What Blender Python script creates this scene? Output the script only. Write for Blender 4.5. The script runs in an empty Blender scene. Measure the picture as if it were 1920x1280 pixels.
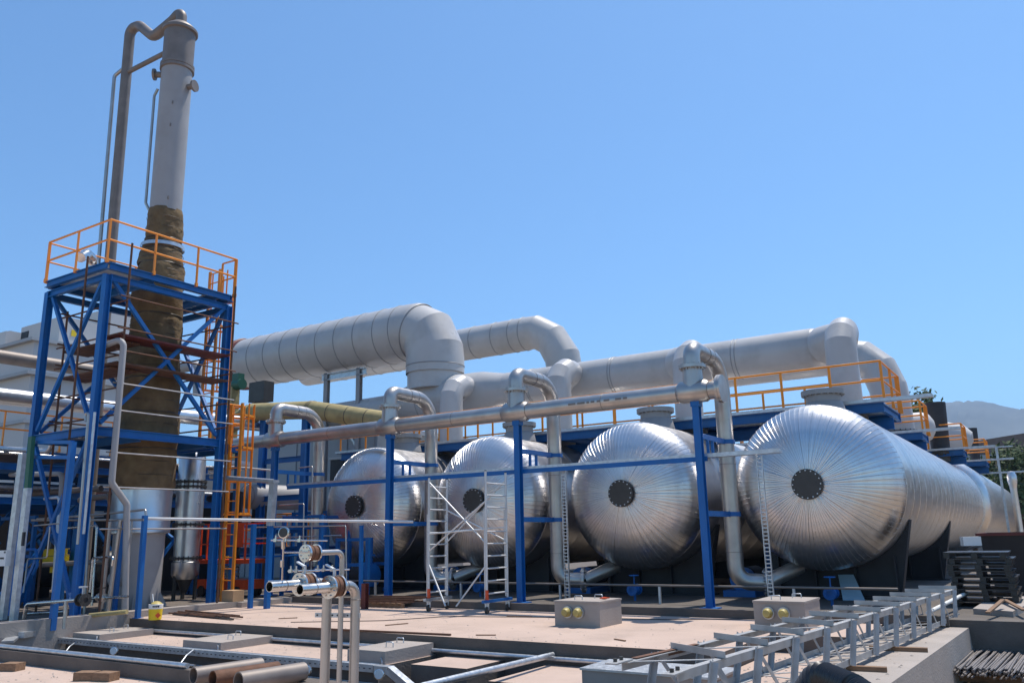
import bpy, bmesh, math, random
from mathutils import Vector as V, Matrix
random.seed(7)
S = bpy.context.scene
COL = S.collection
PI = math.pi
# ------------------------------------------------------------------ camera, sky, sun, exposure
cam_d = bpy.data.cameras.new('camera')
cam = bpy.data.objects.new('camera', cam_d)
COL.objects.link(cam)
S.camera = cam
cam.matrix_world = Matrix([[0.837369, 0.141378, 0.52804, 0.0], [0.546281, -0.181519, -0.817696, 0.0], [-0.019755, 0.973172, -0.229231, 1.65], [0.0, 0.0, 0.0, 1.0]])
cam_d.sensor_width = 36
cam_d.lens = 29.0625
cam_d.clip_start = 0.1
cam_d.clip_end = 20000
SUN = V((0.10, 0.38, 1.0)).normalized()
W = bpy.data.worlds.new('World')
S.world = W
W.use_nodes = True
wn = W.node_tree.nodes
wl = W.node_tree.links
bg = wn['Background']
sky = wn.new('ShaderNodeTexSky')
sky.sky_type = 'NISHITA'
sky.sun_disc = False
sky.sun_elevation = math.asin(SUN.z)
sky.sun_rotation = math.atan2(SUN.x, SUN.y)
sky.altitude = 300
sky.air_density = 1.0
sky.dust_density = 0.6
sky.ozone_density = 3.0
tint = wn.new('ShaderNodeMixRGB')
tint.blend_type = 'MULTIPLY'
tint.inputs[0].default_value = 1.0
tint.inputs[2].default_value = (0.71, 0.965, 1.10, 1)
wl.new(sky.outputs[0], tint.inputs[1])
wl.new(tint.outputs[0], bg.inputs[0])
bg.inputs[1].default_value = 0.145
sd = bpy.data.lights.new('sun', 'SUN')
sd.energy = 4.9
sd.angle = math.radians(0.5)
sd.color = (1.0, 0.93, 0.84)
so = bpy.data.objects.new('sun', sd)
COL.objects.link(so)
so.rotation_euler = SUN.to_track_quat('Z', 'Y').to_euler()
so.location = (0, 0, 60)
S.view_settings.view_transform = 'Standard'
S.view_settings.look = 'None'
S.view_settings.exposure = 0.2
S.view_settings.gamma = 1.0
S.view_settings.use_curve_mapping = False
S.cycles.max_bounces = 6
S.cycles.glossy_bounces = 4
S.cycles.diffuse_bounces = 3

# ------------------------------------------------------------------ materials
def mat(name, col, rough=0.5, metal=0.0, var=0.0, vscale=3.0, bump=0.0, bscale=30.0, rvar=0.0, stretch=(1, 1, 1), dirt=None, dscale=1.2, damt=0.5, coat=0.0):
    m = bpy.data.materials.new(name)
    m.use_nodes = True
    nt = m.node_tree
    n, l = nt.nodes, nt.links
    p = n['Principled BSDF']
    p.inputs['Roughness'].default_value = rough
    p.inputs['Metallic'].default_value = metal
    p.inputs['Base Color'].default_value = (*col, 1)
    if coat:
        p.inputs['Coat Weight'].default_value = coat
    tc = n.new('ShaderNodeTexCoord')
    mp = n.new('ShaderNodeMapping')
    mp.inputs['Scale'].default_value = stretch
    l.new(tc.outputs['Object'], mp.inputs[0])
    if var or dirt:
        t = n.new('ShaderNodeTexNoise')
        t.inputs['Scale'].default_value = vscale
        t.inputs['Detail'].default_value = 6
        l.new(mp.outputs[0], t.inputs[0])
        r = n.new('ShaderNodeValToRGB')
        r.color_ramp.elements[0].position = 0.3
        r.color_ramp.elements[1].position = 0.7
        r.color_ramp.elements[0].color = (*[c * (1 - var) for c in col], 1)
        r.color_ramp.elements[1].color = (*[min(1, c * (1 + var)) for c in col], 1)
        l.new(t.outputs[0], r.inputs[0])
        out = r.outputs[0]
        if dirt:
            t2 = n.new('ShaderNodeTexNoise')
            t2.inputs['Scale'].default_value = dscale
            t2.inputs['Detail'].default_value = 8
            t2.inputs['Roughness'].default_value = 0.65
            l.new(mp.outputs[0], t2.inputs[0])
            r2 = n.new('ShaderNodeValToRGB')
            r2.color_ramp.elements[0].position = 0.5
            r2.color_ramp.elements[1].position = 0.72
            r2.color_ramp.elements[1].color = (damt, damt, damt, 1)
            r2.color_ramp.elements[0].color = (0, 0, 0, 1)
            l.new(t2.outputs[0], r2.inputs[0])
            mx = n.new('ShaderNodeMixRGB')
            l.new(r2.outputs[0], mx.inputs[0])
            l.new(out, mx.inputs[1])
            mx.inputs[2].default_value = (*dirt, 1)
            out = mx.outputs[0]
        l.new(out, p.inputs['Base Color'])
    if rvar:
        t = n.new('ShaderNodeTexNoise')
        t.inputs['Scale'].default_value = vscale * 1.7
        t.inputs['Detail'].default_value = 5
        l.new(mp.outputs[0], t.inputs[0])
        mr = n.new('ShaderNodeMapRange')
        mr.inputs[1].default_value = 0.3
        mr.inputs[2].default_value = 0.7
        mr.inputs[3].default_value = max(0.02, rough - rvar)
        mr.inputs[4].default_value = min(1, rough + rvar)
        l.new(t.outputs[0], mr.inputs[0])
        l.new(mr.outputs[0], p.inputs['Roughness'])
    if bump:
        t = n.new('ShaderNodeTexNoise')
        t.inputs['Scale'].default_value = bscale
        t.inputs['Detail'].default_value = 5
        l.new(mp.outputs[0], t.inputs[0])
        b = n.new('ShaderNodeBump')
        b.inputs['Strength'].default_value = bump
        b.inputs['Distance'].default_value = 0.02
        l.new(t.outputs[0], b.inputs['Height'])
        l.new(b.outputs[0], p.inputs['Normal'])
    return m
CLAD = mat('aluminium_cladding', (0.72, 0.70, 0.685), 0.35, 1.0, var=0.07, vscale=2.6, rvar=0.06, bump=0.10, bscale=3.4, dirt=(0.5, 0.47, 0.44), dscale=1.6, damt=.35)
CLAD2 = mat('new_cladding', (0.66, 0.66, 0.66), 0.33, 0.95, var=0.06, vscale=2.0, rvar=0.06, bump=0.05, bscale=3)
STEEL = mat('pickled_stainless', (0.46, 0.43, 0.40), 0.38, 0.85, var=0.13, vscale=2.5, rvar=0.08, bump=0.04, bscale=18)
BRIGHT = mat('bright_stainless', (0.62, 0.60, 0.57), 0.25, 1.0, var=0.08, vscale=5, rvar=0.08)
DUCT = mat('grey_white_duct_paint', (0.46, 0.445, 0.43), 0.36, 0.0, var=0.07, vscale=0.8, rvar=0.1, bump=0.12, bscale=1.6, dirt=(0.33, 0.31, 0.285), dscale=0.9, damt=0.55)
RING = mat('duct_ring_paint', (0.26, 0.26, 0.26), 0.45, 0.0, var=0.06)
PRIMER = mat('red_primer', (0.13, 0.025, 0.018), 0.6, 0.0, var=0.2)
BLUE = mat('blue_steel_paint', (0.0, 0.112, 0.37), 0.5, 0.0, var=0.10, vscale=3, bump=0.03, bscale=12, dirt=(0.025, 0.11, 0.25), damt=0.5)
ORANGE = mat('orange_steel_paint', (0.85, 0.27, 0.012), 0.42, 0.0, var=0.08, vscale=4)
WOOL = mat('stone_wool_wrap', (0.135, 0.088, 0.042), 0.95, 0.0, var=0.25, vscale=3.5, bump=0.9, bscale=7, dirt=(0.25, 0.19, 0.095), dscale=2.0, damt=0.5)
WOOL2 = mat('pale_stone_wool_wrap', (0.36, 0.29, 0.135), 0.9, 0.0, var=0.15, vscale=3.5, bump=0.6, bscale=6)
GREYP = mat('grey_column_paint', (0.31, 0.305, 0.305), 0.55, 0.0, var=0.08, vscale=1.5, dirt=(0.25, 0.22, 0.20), damt=0.4)
DARKG = mat('brownish_grey_steel', (0.20, 0.17, 0.15), 0.55, 0.3, var=0.15, vscale=3)
GALV = mat('galvanised_steel', (0.52, 0.54, 0.56), 0.42, 0.75, var=0.16, vscale=9, rvar=0.1)
ALU = mat('white_aluminium', (0.62, 0.62, 0.61), 0.42, 0.25, var=0.06, vscale=4, dirt=(0.35, 0.33, 0.30), damt=0.4)
BLACK = mat('black_rubber', (0.014, 0.014, 0.016), 0.33, 0.0)
DARK = mat('dark_grey_paint', (0.022, 0.022, 0.026), 0.6, 0.0, var=0.2)
GUN = mat('flange_dark_steel', (0.07, 0.065, 0.06), 0.5, 0.5, var=0.15)
PINK = mat('pinkish_concrete', (0.47, 0.352, 0.285), 0.9, 0.0, var=0.07, vscale=0.7, bump=0.25, bscale=45, dirt=(0.33, 0.25, 0.20), dscale=0.8, damt=0.7)
CONC = mat('shade_darkened_concrete', (0.13, 0.106, 0.088), 0.9, 0.0, var=0.16, vscale=1.6, bump=0.4, bscale=25, dirt=(0.07, 0.062, 0.056), dscale=1.3, damt=0.6)  # darker copy of the slab concrete, shade put into the colour
PADM = mat('shade_darkened_pad', (0.10, 0.085, 0.072), 0.9, 0.0, var=0.2, vscale=1.2, bump=0.3, bscale=25, dirt=(0.2, 0.17, 0.15), dscale=.8, damt=.5)  # pad colour darkened to stand in for shade under the tanks
PALEC = mat('pale_concrete', (0.34, 0.295, 0.26), 0.88, 0.0, var=0.10, vscale=1.6, bump=0.3, bscale=30, dirt=(0.28, 0.25, 0.22), dscale=2.2, damt=0.5)
SOIL = mat('dry_soil', (0.24, 0.17, 0.11), 1.0, 0.0, var=0.3, vscale=1.2, bump=1.0, bscale=5, dirt=(0.36, 0.29, 0.22), dscale=3)
WALLW = mat('white_cladding', (0.50, 0.49, 0.48), 0.6, 0.0, var=0.04, vscale=0.5)
WALLG = mat('grey_cladding', (0.36, 0.37, 0.38), 0.6, 0.0, var=0.05, vscale=0.6)
WOOD = mat('weathered_wood', (0.22, 0.13, 0.075), 0.85, 0.0, var=0.25, vscale=4, bump=0.4, bscale=14, stretch=(1, 6, 6))
RUST = mat('rusty_steel', (0.13, 0.062, 0.036), 0.8, 0.2, var=0.3, vscale=6, bump=0.3, bscale=20)
REBAR = mat('grey_rebar', (0.20, 0.18, 0.17), 0.6, 0.5, var=0.2, vscale=6)
YELLOW = mat('yellow_paint', (0.75, 0.52, 0.01), 0.45)
YCAP = mat('yellowed_plastic', (0.42, 0.33, 0.10), 0.5, var=0.25, vscale=9)
RED = mat('red_paint', (0.68, 0.075, 0.012), 0.42, var=0.12)
WHITE = mat('white_plastic', (0.72, 0.72, 0.70), 0.5)
GREEN = mat('green_paint', (0.015, 0.10, 0.06), 0.5)
TEAL = mat('pale_blue_sheet', (0.30, 0.42, 0.48), 0.35, 0.4)
CARD = mat('cardboard', (0.45, 0.29, 0.16), 0.85, var=0.1)
ROOFM = mat('brown_roof', (0.17, 0.13, 0.11), 0.8, var=0.15)
LEAF = mat('green_foliage', (0.055, 0.085, 0.022), 0.8, var=0.5, vscale=3)
BARK = mat('bark', (0.09, 0.065, 0.045), 0.9)
HILL = mat('scrub_hillside', (0.11, 0.11, 0.085), 1.0, var=0.35, vscale=0.004, bump=0.5, bscale=0.01)
PRINT = mat('dark_print', (0.02, 0.02, 0.02), 0.6)

# ------------------------------------------------------------------ mesh builder
class M:
    def __init__(s):
        s.v = []; s.f = []
    def add(s, vs, fs):
        o = len(s.v)
        s.v += [V(a) for a in vs]
        s.f += [tuple(i + o for i in q) for q in fs]
        return s
    def box(s, c, d, rz=0.0):
        c = V(c); hx, hy, hz = d[0] / 2, d[1] / 2, d[2] / 2
        ca, sa = math.cos(rz), math.sin(rz)
        vs = []
        for z in (-hz, hz):
            for x, y in ((-hx, -hy), (hx, -hy), (hx, hy), (-hx, hy)):
                vs.append(c + V((x * ca - y * sa, x * sa + y * ca, z)))
        return s.add(vs, [(3, 2, 1, 0), (4, 5, 6, 7), (0, 1, 5, 4), (1, 2, 6, 5), (2, 3, 7, 6), (3, 0, 4, 7)])
    def bb(s, a, b):
        a, b = V(a), V(b)
        return s.box((a + b) / 2, [abs(b[i] - a[i]) for i in range(3)])
    def prof(s, p, q, pts, up=(0, 0, 1), scale2=1.0):
        p, q = V(p), V(q); d = (q - p).normalized(); up = V(up)
        if abs(d.dot(up.normalized())) > 0.98: up = V((0, 1, 0))
        a = d.cross(up).normalized(); b = a.cross(d).normalized()
        n = len(pts)
        vs = [p + a * x + b * y for x, y in pts] + [q + (a * x + b * y) * scale2 for x, y in pts]
        fs = [tuple(range(n - 1, -1, -1)), tuple(range(n, 2 * n))]
        for i in range(n):
            j = (i + 1) % n
            fs.append((i, j, n + j, n + i))
        # orientation check
        ar = sum(pts[i][0] * pts[(i + 1) % n][1] - pts[(i + 1) % n][0] * pts[i][1] for i in range(n))
        if ar > 0:
            fs = [tuple(reversed(f)) for f in fs]
        return s.add(vs, fs)
    def bar(s, p, q, w, h=None, up=(0, 0, 1)):
        h = h or w
        return s.prof(p, q, [(-w / 2, -h / 2), (w / 2, -h / 2), (w / 2, h / 2), (-w / 2, h / 2)], up)
    def ibeam(s, p, q, w, h, up=(0, 0, 1), tf=None, tw=None):
        tf = tf or h * 0.09; tw = tw or w * 0.1
        a, b, c = w / 2, h / 2, tw / 2
        return s.prof(p, q, [(-a, -b), (a, -b), (a, -b + tf), (c, -b + tf), (c, b - tf), (a, b - tf), (a, b), (-a, b), (-a, b - tf), (-c, b - tf), (-c, -b + tf), (-a, -b + tf)], up)
    def angle(s, p, q, w, t=0.008, up=(0, 0, 1), flip=1):
        pts = [(0, 0), (w * flip, 0), (w * flip, -t), (t * flip, -t), (t * flip, -w), (0, -w)]
        return s.prof(p, q, pts, up)
    def chan(s, p, q, w, h, t=0.01, up=(0, 0, 1)):
        a = w / 2
        return s.prof(p, q, [(-a, 0), (a, 0), (a, h), (a - t, h), (a - t, t), (-a + t, t), (-a + t, h), (-a, h)], up)
    def cyl(s, p, q, r, r2=None, n=16, caps=True):
        r2 = r if r2 is None else r2
        p, q = V(p), V(q)
        return s.lathe(p, q - p, [(0, r), ((q - p).length, r2)], n, caps)
    def lathe(s, p, ax, prof, n=24, caps=True, a0=0.0, a1=2 * PI):
        p = V(p); d = V(ax).normalized()
        up = V((0, 0, 1)) if abs(d.z) < 0.9 else V((1, 0, 0))
        a = d.cross(up).normalized(); b = d.cross(a)
        full = abs(a1 - a0 - 2 * PI) < 1e-6
        k = n if full else n + 1
        vs = []
        for t, r in prof:
            for i in range(k):
                g = a0 + (a1 - a0) * i / n
                vs.append(p + d * t + (a * math.cos(g) + b * math.sin(g)) * r)
        fs = []
        for j in range(len(prof) - 1):
            for i in range(n):
                i2 = (i + 1) % k
                fs.append((j * k + i, j * k + i2, (j + 1) * k + i2, (j + 1) * k + i))
        if caps and full:
            if prof[0][1] > 1e-6: fs.append(tuple(range(k - 1, -1, -1)))
            if prof[-1][1] > 1e-6:
                o = (len(prof) - 1) * k
                fs.append(tuple(range(o, o + k)))
        return s.add(vs, fs)
    def sweep(s, path, r, n=14, caps=True):
        path = [V(x) for x in path]
        m = len(path)
        rs = r if isinstance(r, (list, tuple)) else [r] * m
        t0 = (path[1] - path[0]).normalized()
        up = V((0, 0, 1)) if abs(t0.z) < 0.9 else V((1, 0, 0))
        a = t0.cross(up).normalized()
        vs = []
        for i in range(m):
            if i == 0: t = t0
            elif i == m - 1: t = (path[-1] - path[-2]).normalized()
            else: t = ((path[i + 1] - path[i]).normalized() + (path[i] - path[i - 1]).normalized()).normalized()
            a = (a - t * a.dot(t)).normalized(); b = t.cross(a)
            for k in range(n):
                g = 2 * PI * k / n
                vs.append(path[i] + (a * math.cos(g) + b * math.sin(g)) * rs[i])
        fs = []
        for i in range(m - 1):
            for k in range(n):
                k2 = (k + 1) % n
                fs.append((i * n + k, i * n + k2, (i + 1) * n + k2, (i + 1) * n + k))
        if caps:
            fs.append(tuple(range(n - 1, -1, -1)))
            fs.append(tuple(range((m - 1) * n, m * n)))
        return s.add(vs, fs)
    def ring(s, c, ax, R, r, n=32, m=8):
        c = V(c); d = V(ax).normalized()
        up = V((0, 0, 1)) if abs(d.z) < 0.9 else V((1, 0, 0))
        a = d.cross(up).normalized(); b = d.cross(a)
        vs = []; fs = []
        for i in range(n):
            g = 2 * PI * i / n; u = a * math.cos(g) + b * math.sin(g)
            for j in range(m):
                h = 2 * PI * j / m
                vs.append(c + u * (R + r * math.cos(h)) + d * r * math.sin(h))
        for i in range(n):
            for j in range(m):
                fs.append((i * m + j, ((i + 1) % n) * m + j, ((i + 1) % n) * m + (j + 1) % m, i * m + (j + 1) % m))
        return s.add(vs, fs)
    def flange(s, c, ax, r, R, t, nb=12, br=None, bl=None, n=28):
        c = V(c); d = V(ax).normalized()
        s.lathe(c - d * t / 2, d, [(0, r), (0, R), (t, R), (t, r)], n, caps=False)
        up = V((0, 0, 1)) if abs(d.z) < 0.9 else V((1, 0, 0))
        a = d.cross(up).normalized(); b = d.cross(a)
        br = br or (R - r) * 0.2; bl = bl or t * 2.0
        for i in range(nb):
            g = 2 * PI * (i + 0.5) / nb
            o = c + (a * math.cos(g) + b * math.sin(g)) * (r + (R - r) * 0.55)
            s.cyl(o - d * bl / 2, o + d * bl / 2, br, n=6)
        return s
    def mesh(s, name, off=None, m=None, recalc=True):
        me = bpy.data.meshes.new(name)
        off = V(off) if off is not None else V((0, 0, 0))
        me.from_pydata([tuple(x - off) for x in s.v], [], s.f)
        if recalc:
            b = bmesh.new(); b.from_mesh(me)
            bmesh.ops.recalc_face_normals(b, faces=b.faces[:])
            b.to_mesh(me); b.free()
        me.polygons.foreach_set('use_smooth', [True] * len(me.polygons))
        me.set_sharp_from_angle(angle=math.radians(38))
        if m: me.materials.append(m)
        me.update()
        return me

def bend(pts, rb, seg=6):
    pts = [V(p) for p in pts]
    out = [pts[0]]
    for i in range(1, len(pts) - 1):
        a, b, c = pts[i - 1], pts[i], pts[i + 1]
        u, w = (a - b).normalized(), (c - b).normalized()
        ang = u.angle(w)
        if ang > PI - 0.02:
            out.append(b); continue
        tl = min(rb / math.tan(ang / 2), 0.49 * (a - b).length, 0.49 * (c - b).length)
        r = tl * math.tan(ang / 2)
        ctr = b + (u + w).normalized() * (r / math.sin(ang / 2))
        s0 = b + u * tl - ctr; s1 = b + w * tl - ctr
        tot = s0.angle(s1)
        axis = s0.cross(s1).normalized()
        for k in range(seg + 1):
            out.append(ctr + Matrix.Rotation(tot * k / seg, 3, axis) @ s0)
    out.append(pts[-1])
    return out

def link(o, parent=None):
    COL.objects.link(o)
    if parent: o.parent = parent
    return o
def wloc(o):
    p = V((0, 0, 0))
    while o:
        p = p + o.location; o = o.parent
    return p
def thing(name, label, cat, loc=(0, 0, 0), group=None):
    o = bpy.data.objects.new(name, None)
    o.location = loc; o.empty_display_size = 0.3
    o['label'] = label; o['category'] = cat
    if group: o['group'] = group
    return link(o)
def part(m, name, material, parent, label=None, kind=None):
    o = bpy.data.objects.new(name, m.mesh(name, wloc(parent), material))
    if label: o['label'] = label
    if kind: o['kind'] = kind
    return link(o, parent)
def solo(m, name, material, label, cat, group=None):
    xs = [v.x for v in m.v]; ys = [v.y for v in m.v]; zs = [v.z for v in m.v]
    c = V(((min(xs) + max(xs)) / 2, (min(ys) + max(ys)) / 2, min(zs)))
    o = bpy.data.objects.new(name, m.mesh(name, c, material))
    o.location = c; o['label'] = label; o['category'] = cat
    if group: o['group'] = group
    return link(o)
def struct(m, name, material, parent=None):
    o = bpy.data.objects.new(name, m.mesh(name, wloc(parent), material))
    o['kind'] = 'structure'
    return link(o, parent)
def piece(me, name, parent, loc=(0, 0, 0), rot=None, label=None):
    o = bpy.data.objects.new(name, me)
    o.location = V(loc) - wloc(parent)
    if rot is not None: o.rotation_euler = rot
    if label: o['label'] = label
    return link(o, parent)
def copy_tree(o, parent=None, loc=None, label=None):
    c = o.copy(); COL.objects.link(c)
    if parent: c.parent = parent
    if loc is not None: c.location = loc
    if label: c['label'] = label
    for ch in list(o.children): copy_tree(ch, c)
    return c
def pipe(pts, r, rb=None, n=14, seg=6):
    return M().sweep(bend(pts, rb if rb else r * 2.6, seg), r, n)
def pipe_thing(name, label, cat, pts, r, material, rb=None, group=None, n=12):
    return solo(pipe(pts, r, rb, n), name, material, label, cat, group)

def railing(parent, corners, h=1.05, sp=1.3, r=0.027, material=ORANGE, toe=False, closed=False):
    cs = [V(c) for c in corners]
    up = V((0, 0, h))
    for frac, nm in ((1.0, 'handrail'), (0.52, 'mid_rail')):
        part(M().sweep([c + V((0, 0, h * frac)) for c in cs], r, 8), nm, material, parent)
    pm = M().bar((0, 0, 0), (0, 0, h), 0.065, 0.03).box((0, 0, 0.02), (0.08, 0.06, 0.1)).mesh('rail_post', None, material)
    done = []
    for a, b in zip(cs[:-1], cs[1:]):
        k = max(1, round((b - a).length / sp))
        for i in range(k + 1):
            p = a.lerp(b, i / k)
            if any((p - q).length < 0.1 for q in done): continue
            done.append(p); piece(pm, 'rail_post', parent, p)

def cage_ladder(parent, base, top_z, face, w=0.45, cage_from=2.2, sp=0.3, material=ORANGE, hoop_sp=0.9, cage_d=0.7):
    b = V(base); f = V(face).normalized(); s = f.cross(V((0, 0, 1)))
    H = top_z - b.z
    for k in (-1, 1):
        part(M().bar(b + s * k * w / 2, b + s * k * w / 2 + V((0, 0, H)), 0.09, 0.05, up=f), 'stile', material, parent)
    rm = M().cyl(-s * w / 2, s * w / 2, 0.018, n=6).mesh('rung', None, material)
    for i in range(int(H / sp)):
        piece(rm, 'rung', parent, b + V((0, 0, 0.25 + i * sp)))
    hp = []
    for i in range(13):
        g = PI * i / 12
        hp.append(s * math.cos(g) * (w / 2 + 0.12) + f * (math.sin(g) * cage_d))
    hm = M()
    for p, q in zip(hp[:-1], hp[1:]): hm.bar(p, q, 0.012, 0.06)
    hm = hm.mesh('hoop', None, material)
    z = cage_from
    while z <= H + 0.01:
        piece(hm, 'hoop', parent, b + V((0, 0, z))); z += hoop_sp
    for i in (1, 3, 6, 9, 11):
        part(M().bar(b + hp[i] + V((0, 0, cage_from)), b + hp[i] + V((0, 0, H)), 0.045, 0.02, up=f), 'cage_bar', material, parent)

# ================================================================== SETTING
def sheet(x0, y0, x1, y1, z, nx=1, ny=1, amp=0.0):
    m = M(); vs = []; fs = []
    for j in range(ny + 1):
        for i in range(nx + 1):
            vs.append((x0 + (x1 - x0) * i / nx, y0 + (y1 - y0) * j / ny, z + random.uniform(-amp, amp)))
    for j in range(ny):
        for i in range(nx):
            a = j * (nx + 1) + i
            fs.append((a, a + 1, a + nx + 2, a + nx + 1))
    return m.add(vs, fs)
struct(sheet(-4900, -280, 4900, 5100, -1.6), 'ground', SOIL)
# main slab, its front edge profile, right wall, tank pad
def slab(a, b, name):
    # concrete body coloured darker to imitate shaded sides, pinkish dusted sheet on top
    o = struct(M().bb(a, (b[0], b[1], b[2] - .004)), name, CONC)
    struct(M().add([(a[0], a[1], b[2]), (b[0], a[1], b[2]), (b[0], b[1], b[2]), (a[0], b[1], b[2])], [(0, 1, 2, 3)]), name.replace('slab', 'slab_top_sheet'), PINK)
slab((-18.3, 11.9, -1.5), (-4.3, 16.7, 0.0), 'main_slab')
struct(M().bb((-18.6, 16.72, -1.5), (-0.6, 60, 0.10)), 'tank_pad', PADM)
struct(M().bb((-18.15, 16.62, 0.002), (-1.9, 16.715, 0.16)), 'kerb', CONC)
struct(M().bb((-18.7, 8.6, -1.2), (-18.32, 16.7, 0.14)), 'kerb', PALEC)
struct(M().bb((-18.3, 14.9, 0.002), (-18.1, 16.61, 0.13)), 'kerb', PALEC)
struct(M().bb((-70, 8.6, -1.5), (-18.72, 60, 0.05)), 'process_area_slab', CONC)
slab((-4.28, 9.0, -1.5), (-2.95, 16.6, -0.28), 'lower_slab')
# right hand retaining wall, built of two cast blocks
wall = thing('retaining_wall', 'rough concrete wall along the right edge, carrying the grey lattice truss', 'wall', (-2.3, 12, -1.5))
part(M().add([(-2.93, 6.0, -1.5), (-1.98, 6.0, -1.5), (-1.52, 17.5, -1.5), (-2.93, 17.5, -1.5), (-2.93, 6.0, -0.02), (-2.05, 6.0, -0.02), (-1.58, 17.5, -0.02), (-2.93, 17.5, -0.02)], [(3, 2, 1, 0), (4, 5, 6, 7), (0, 1, 5, 4), (1, 2, 6, 5), (2, 3, 7, 6), (3, 0, 4, 7)]), 'wall_body', PALEC, wall)
solo(M().add([(-1.62, 17.9, -1.5), (-0.95, 17.5, -1.5), (-0.55, 21.2, -1.5), (-1.5, 21.4, -1.5), (-1.62, 17.9, 0.2), (-0.97, 17.5, 0.2), (-0.6, 21.2, 0.2), (-1.5, 21.4, 0.2)], [(3, 2, 1, 0), (4, 5, 6, 7), (0, 1, 5, 4), (1, 2, 6, 5), (2, 3, 7, 6), (3, 0, 4, 7)]), 'concrete_block', PALEC, 'large concrete block behind the end of the retaining wall, planks lying on it', 'concrete block')
# lower pads, trench and near slab
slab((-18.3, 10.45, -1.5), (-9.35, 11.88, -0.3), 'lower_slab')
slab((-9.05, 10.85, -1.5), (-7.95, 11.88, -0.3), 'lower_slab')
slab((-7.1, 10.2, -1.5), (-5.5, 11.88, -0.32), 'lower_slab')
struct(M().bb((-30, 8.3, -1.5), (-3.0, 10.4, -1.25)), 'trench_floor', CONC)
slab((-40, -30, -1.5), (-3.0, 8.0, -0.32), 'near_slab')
struct(M().bb((-40, 8.0, -1.5), (-3.0, 8.28, -0.12)), 'kerb', CONC)
struct(sheet(-2.9, -2, 9, 20, -.68, 60, 90, 0.04), 'dirt_ground', SOIL)
# mountain
def mountain(pts, y, depth, name):
    m = M(); vs = []; fs = []
    rows = 8; n = len(pts)
    for j in range(rows + 1):
        t = j / rows
        for i, (x, z) in enumerate(pts):
            k = math.sin(PI * t / 2)
            vs.append((x, y - depth * (1 - t) + random.uniform(-30, 30), -1.7 + (z + 1.7) * k * (1 + random.uniform(-.008, .008) * (0 < j < rows))))
    for j in range(rows):
        for i in range(n - 1):
            a = j * n + i
            fs.append((a, a + 1, a + n + 1, a + n))
    return struct(m.add(vs, fs), name, HILL)
def ridge(keys, k=8):
    out = []
    for (x0, z0), (x1, z1) in zip(keys[:-1], keys[1:]):
        for i in range(k):
            t = i / k; out.append((x0 + (x1 - x0) * t, z0 + (z1 - z0) * (3 * t * t - 2 * t * t * t) * 1.0 + random.uniform(-1.5, 1.5)))
    out.append(keys[-1]); return out
mountain(ridge([(-1000, 10), (-800, 120), (-560, 380), (-430, 425), (-300, 450), (-200, 448), (-63, 405), (200, 330), (600, 210), (1300, 120), (2200, 60)]), 3500, 1200, 'mountain')
# ================================================================== LARGE STRUCTURE
# ---- four insulated condenser tanks
TX = [-18.2, -13.68, -9.15, -4.62]
TY, TZ, TR_ = 20.0, 2.64, 1.87
def head_y(r, D=0.9):
    return -D * math.sqrt(max(0.0, 1 - (r / TR_) ** 2.5))
NG = 96
def gore_mesh(lip, skew):
    m = M(); vs = []; fs = []
    rr = [0.30 + .1 * i for i in range(12)] + [1.48, 1.55, 1.61, 1.66, 1.71, 1.75, 1.785, 1.815, 1.84, 1.858, 1.867, TR_]
    w = 2 * PI / NG
    for r in rr:
        bw = min(.3, .011 / (w * r))
        for k, o in ((-0.5, 0.0), (0.0, skew), (0.5 - bw, 0.0), (0.5 - bw * .55, lip), (0.5 - bw * .25, lip), (0.5, -0.002)):
            a = w * k
            # outward offset mostly along -Y near the middle, radial near the rim
            ny = -math.cos(PI / 2 * min(.92, (r / TR_) ** 4))
            nr = math.sqrt(max(0, 1 - ny * ny))
            R = r + o * nr; y = head_y(r) + o * ny
            vs.append((R * math.cos(a), y, R * math.sin(a)))
    n = 6
    for j in range(len(rr) - 1):
        for i in range(n - 1):
            fs.append((j * n + i, j * n + i + 1, (j + 1) * n + i + 1, (j + 1) * n + i))
    me = m.add(vs, fs).mesh('head_gore', None, CLAD, recalc=False)
    return me
GORES = [gore_mesh(l, k) for l, k in ((0.006, 0.0), (0.008, 0.0025), (0.005, -0.002), (0.010, 0.003), (0.007, -0.003))]
def course_mesh(L):
    return M().lathe((0, 0, 0), (0, 1, 0), [(-0.01, TR_ - 0.01), (0.0, TR_ + 0.004), (0.025, TR_ + 0.005), (0.04, TR_ + 0.001), (L, TR_)], 72, caps=False).mesh('shell_course', None, CLAD)
COURSE = course_mesh(1.05)
def seam_mesh():
    m = M()
    m.bb((TR_ - 0.005, 0.05, -0.04), (TR_ + 0.011, 1.0, 0.04))
    return m.mesh('lap_strip', None, CLAD)
BOLT = M().cyl((0, 0, 0), (0, -0.035, 0), 0.016, n=6).mesh('bolt', None, GALV)
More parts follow.
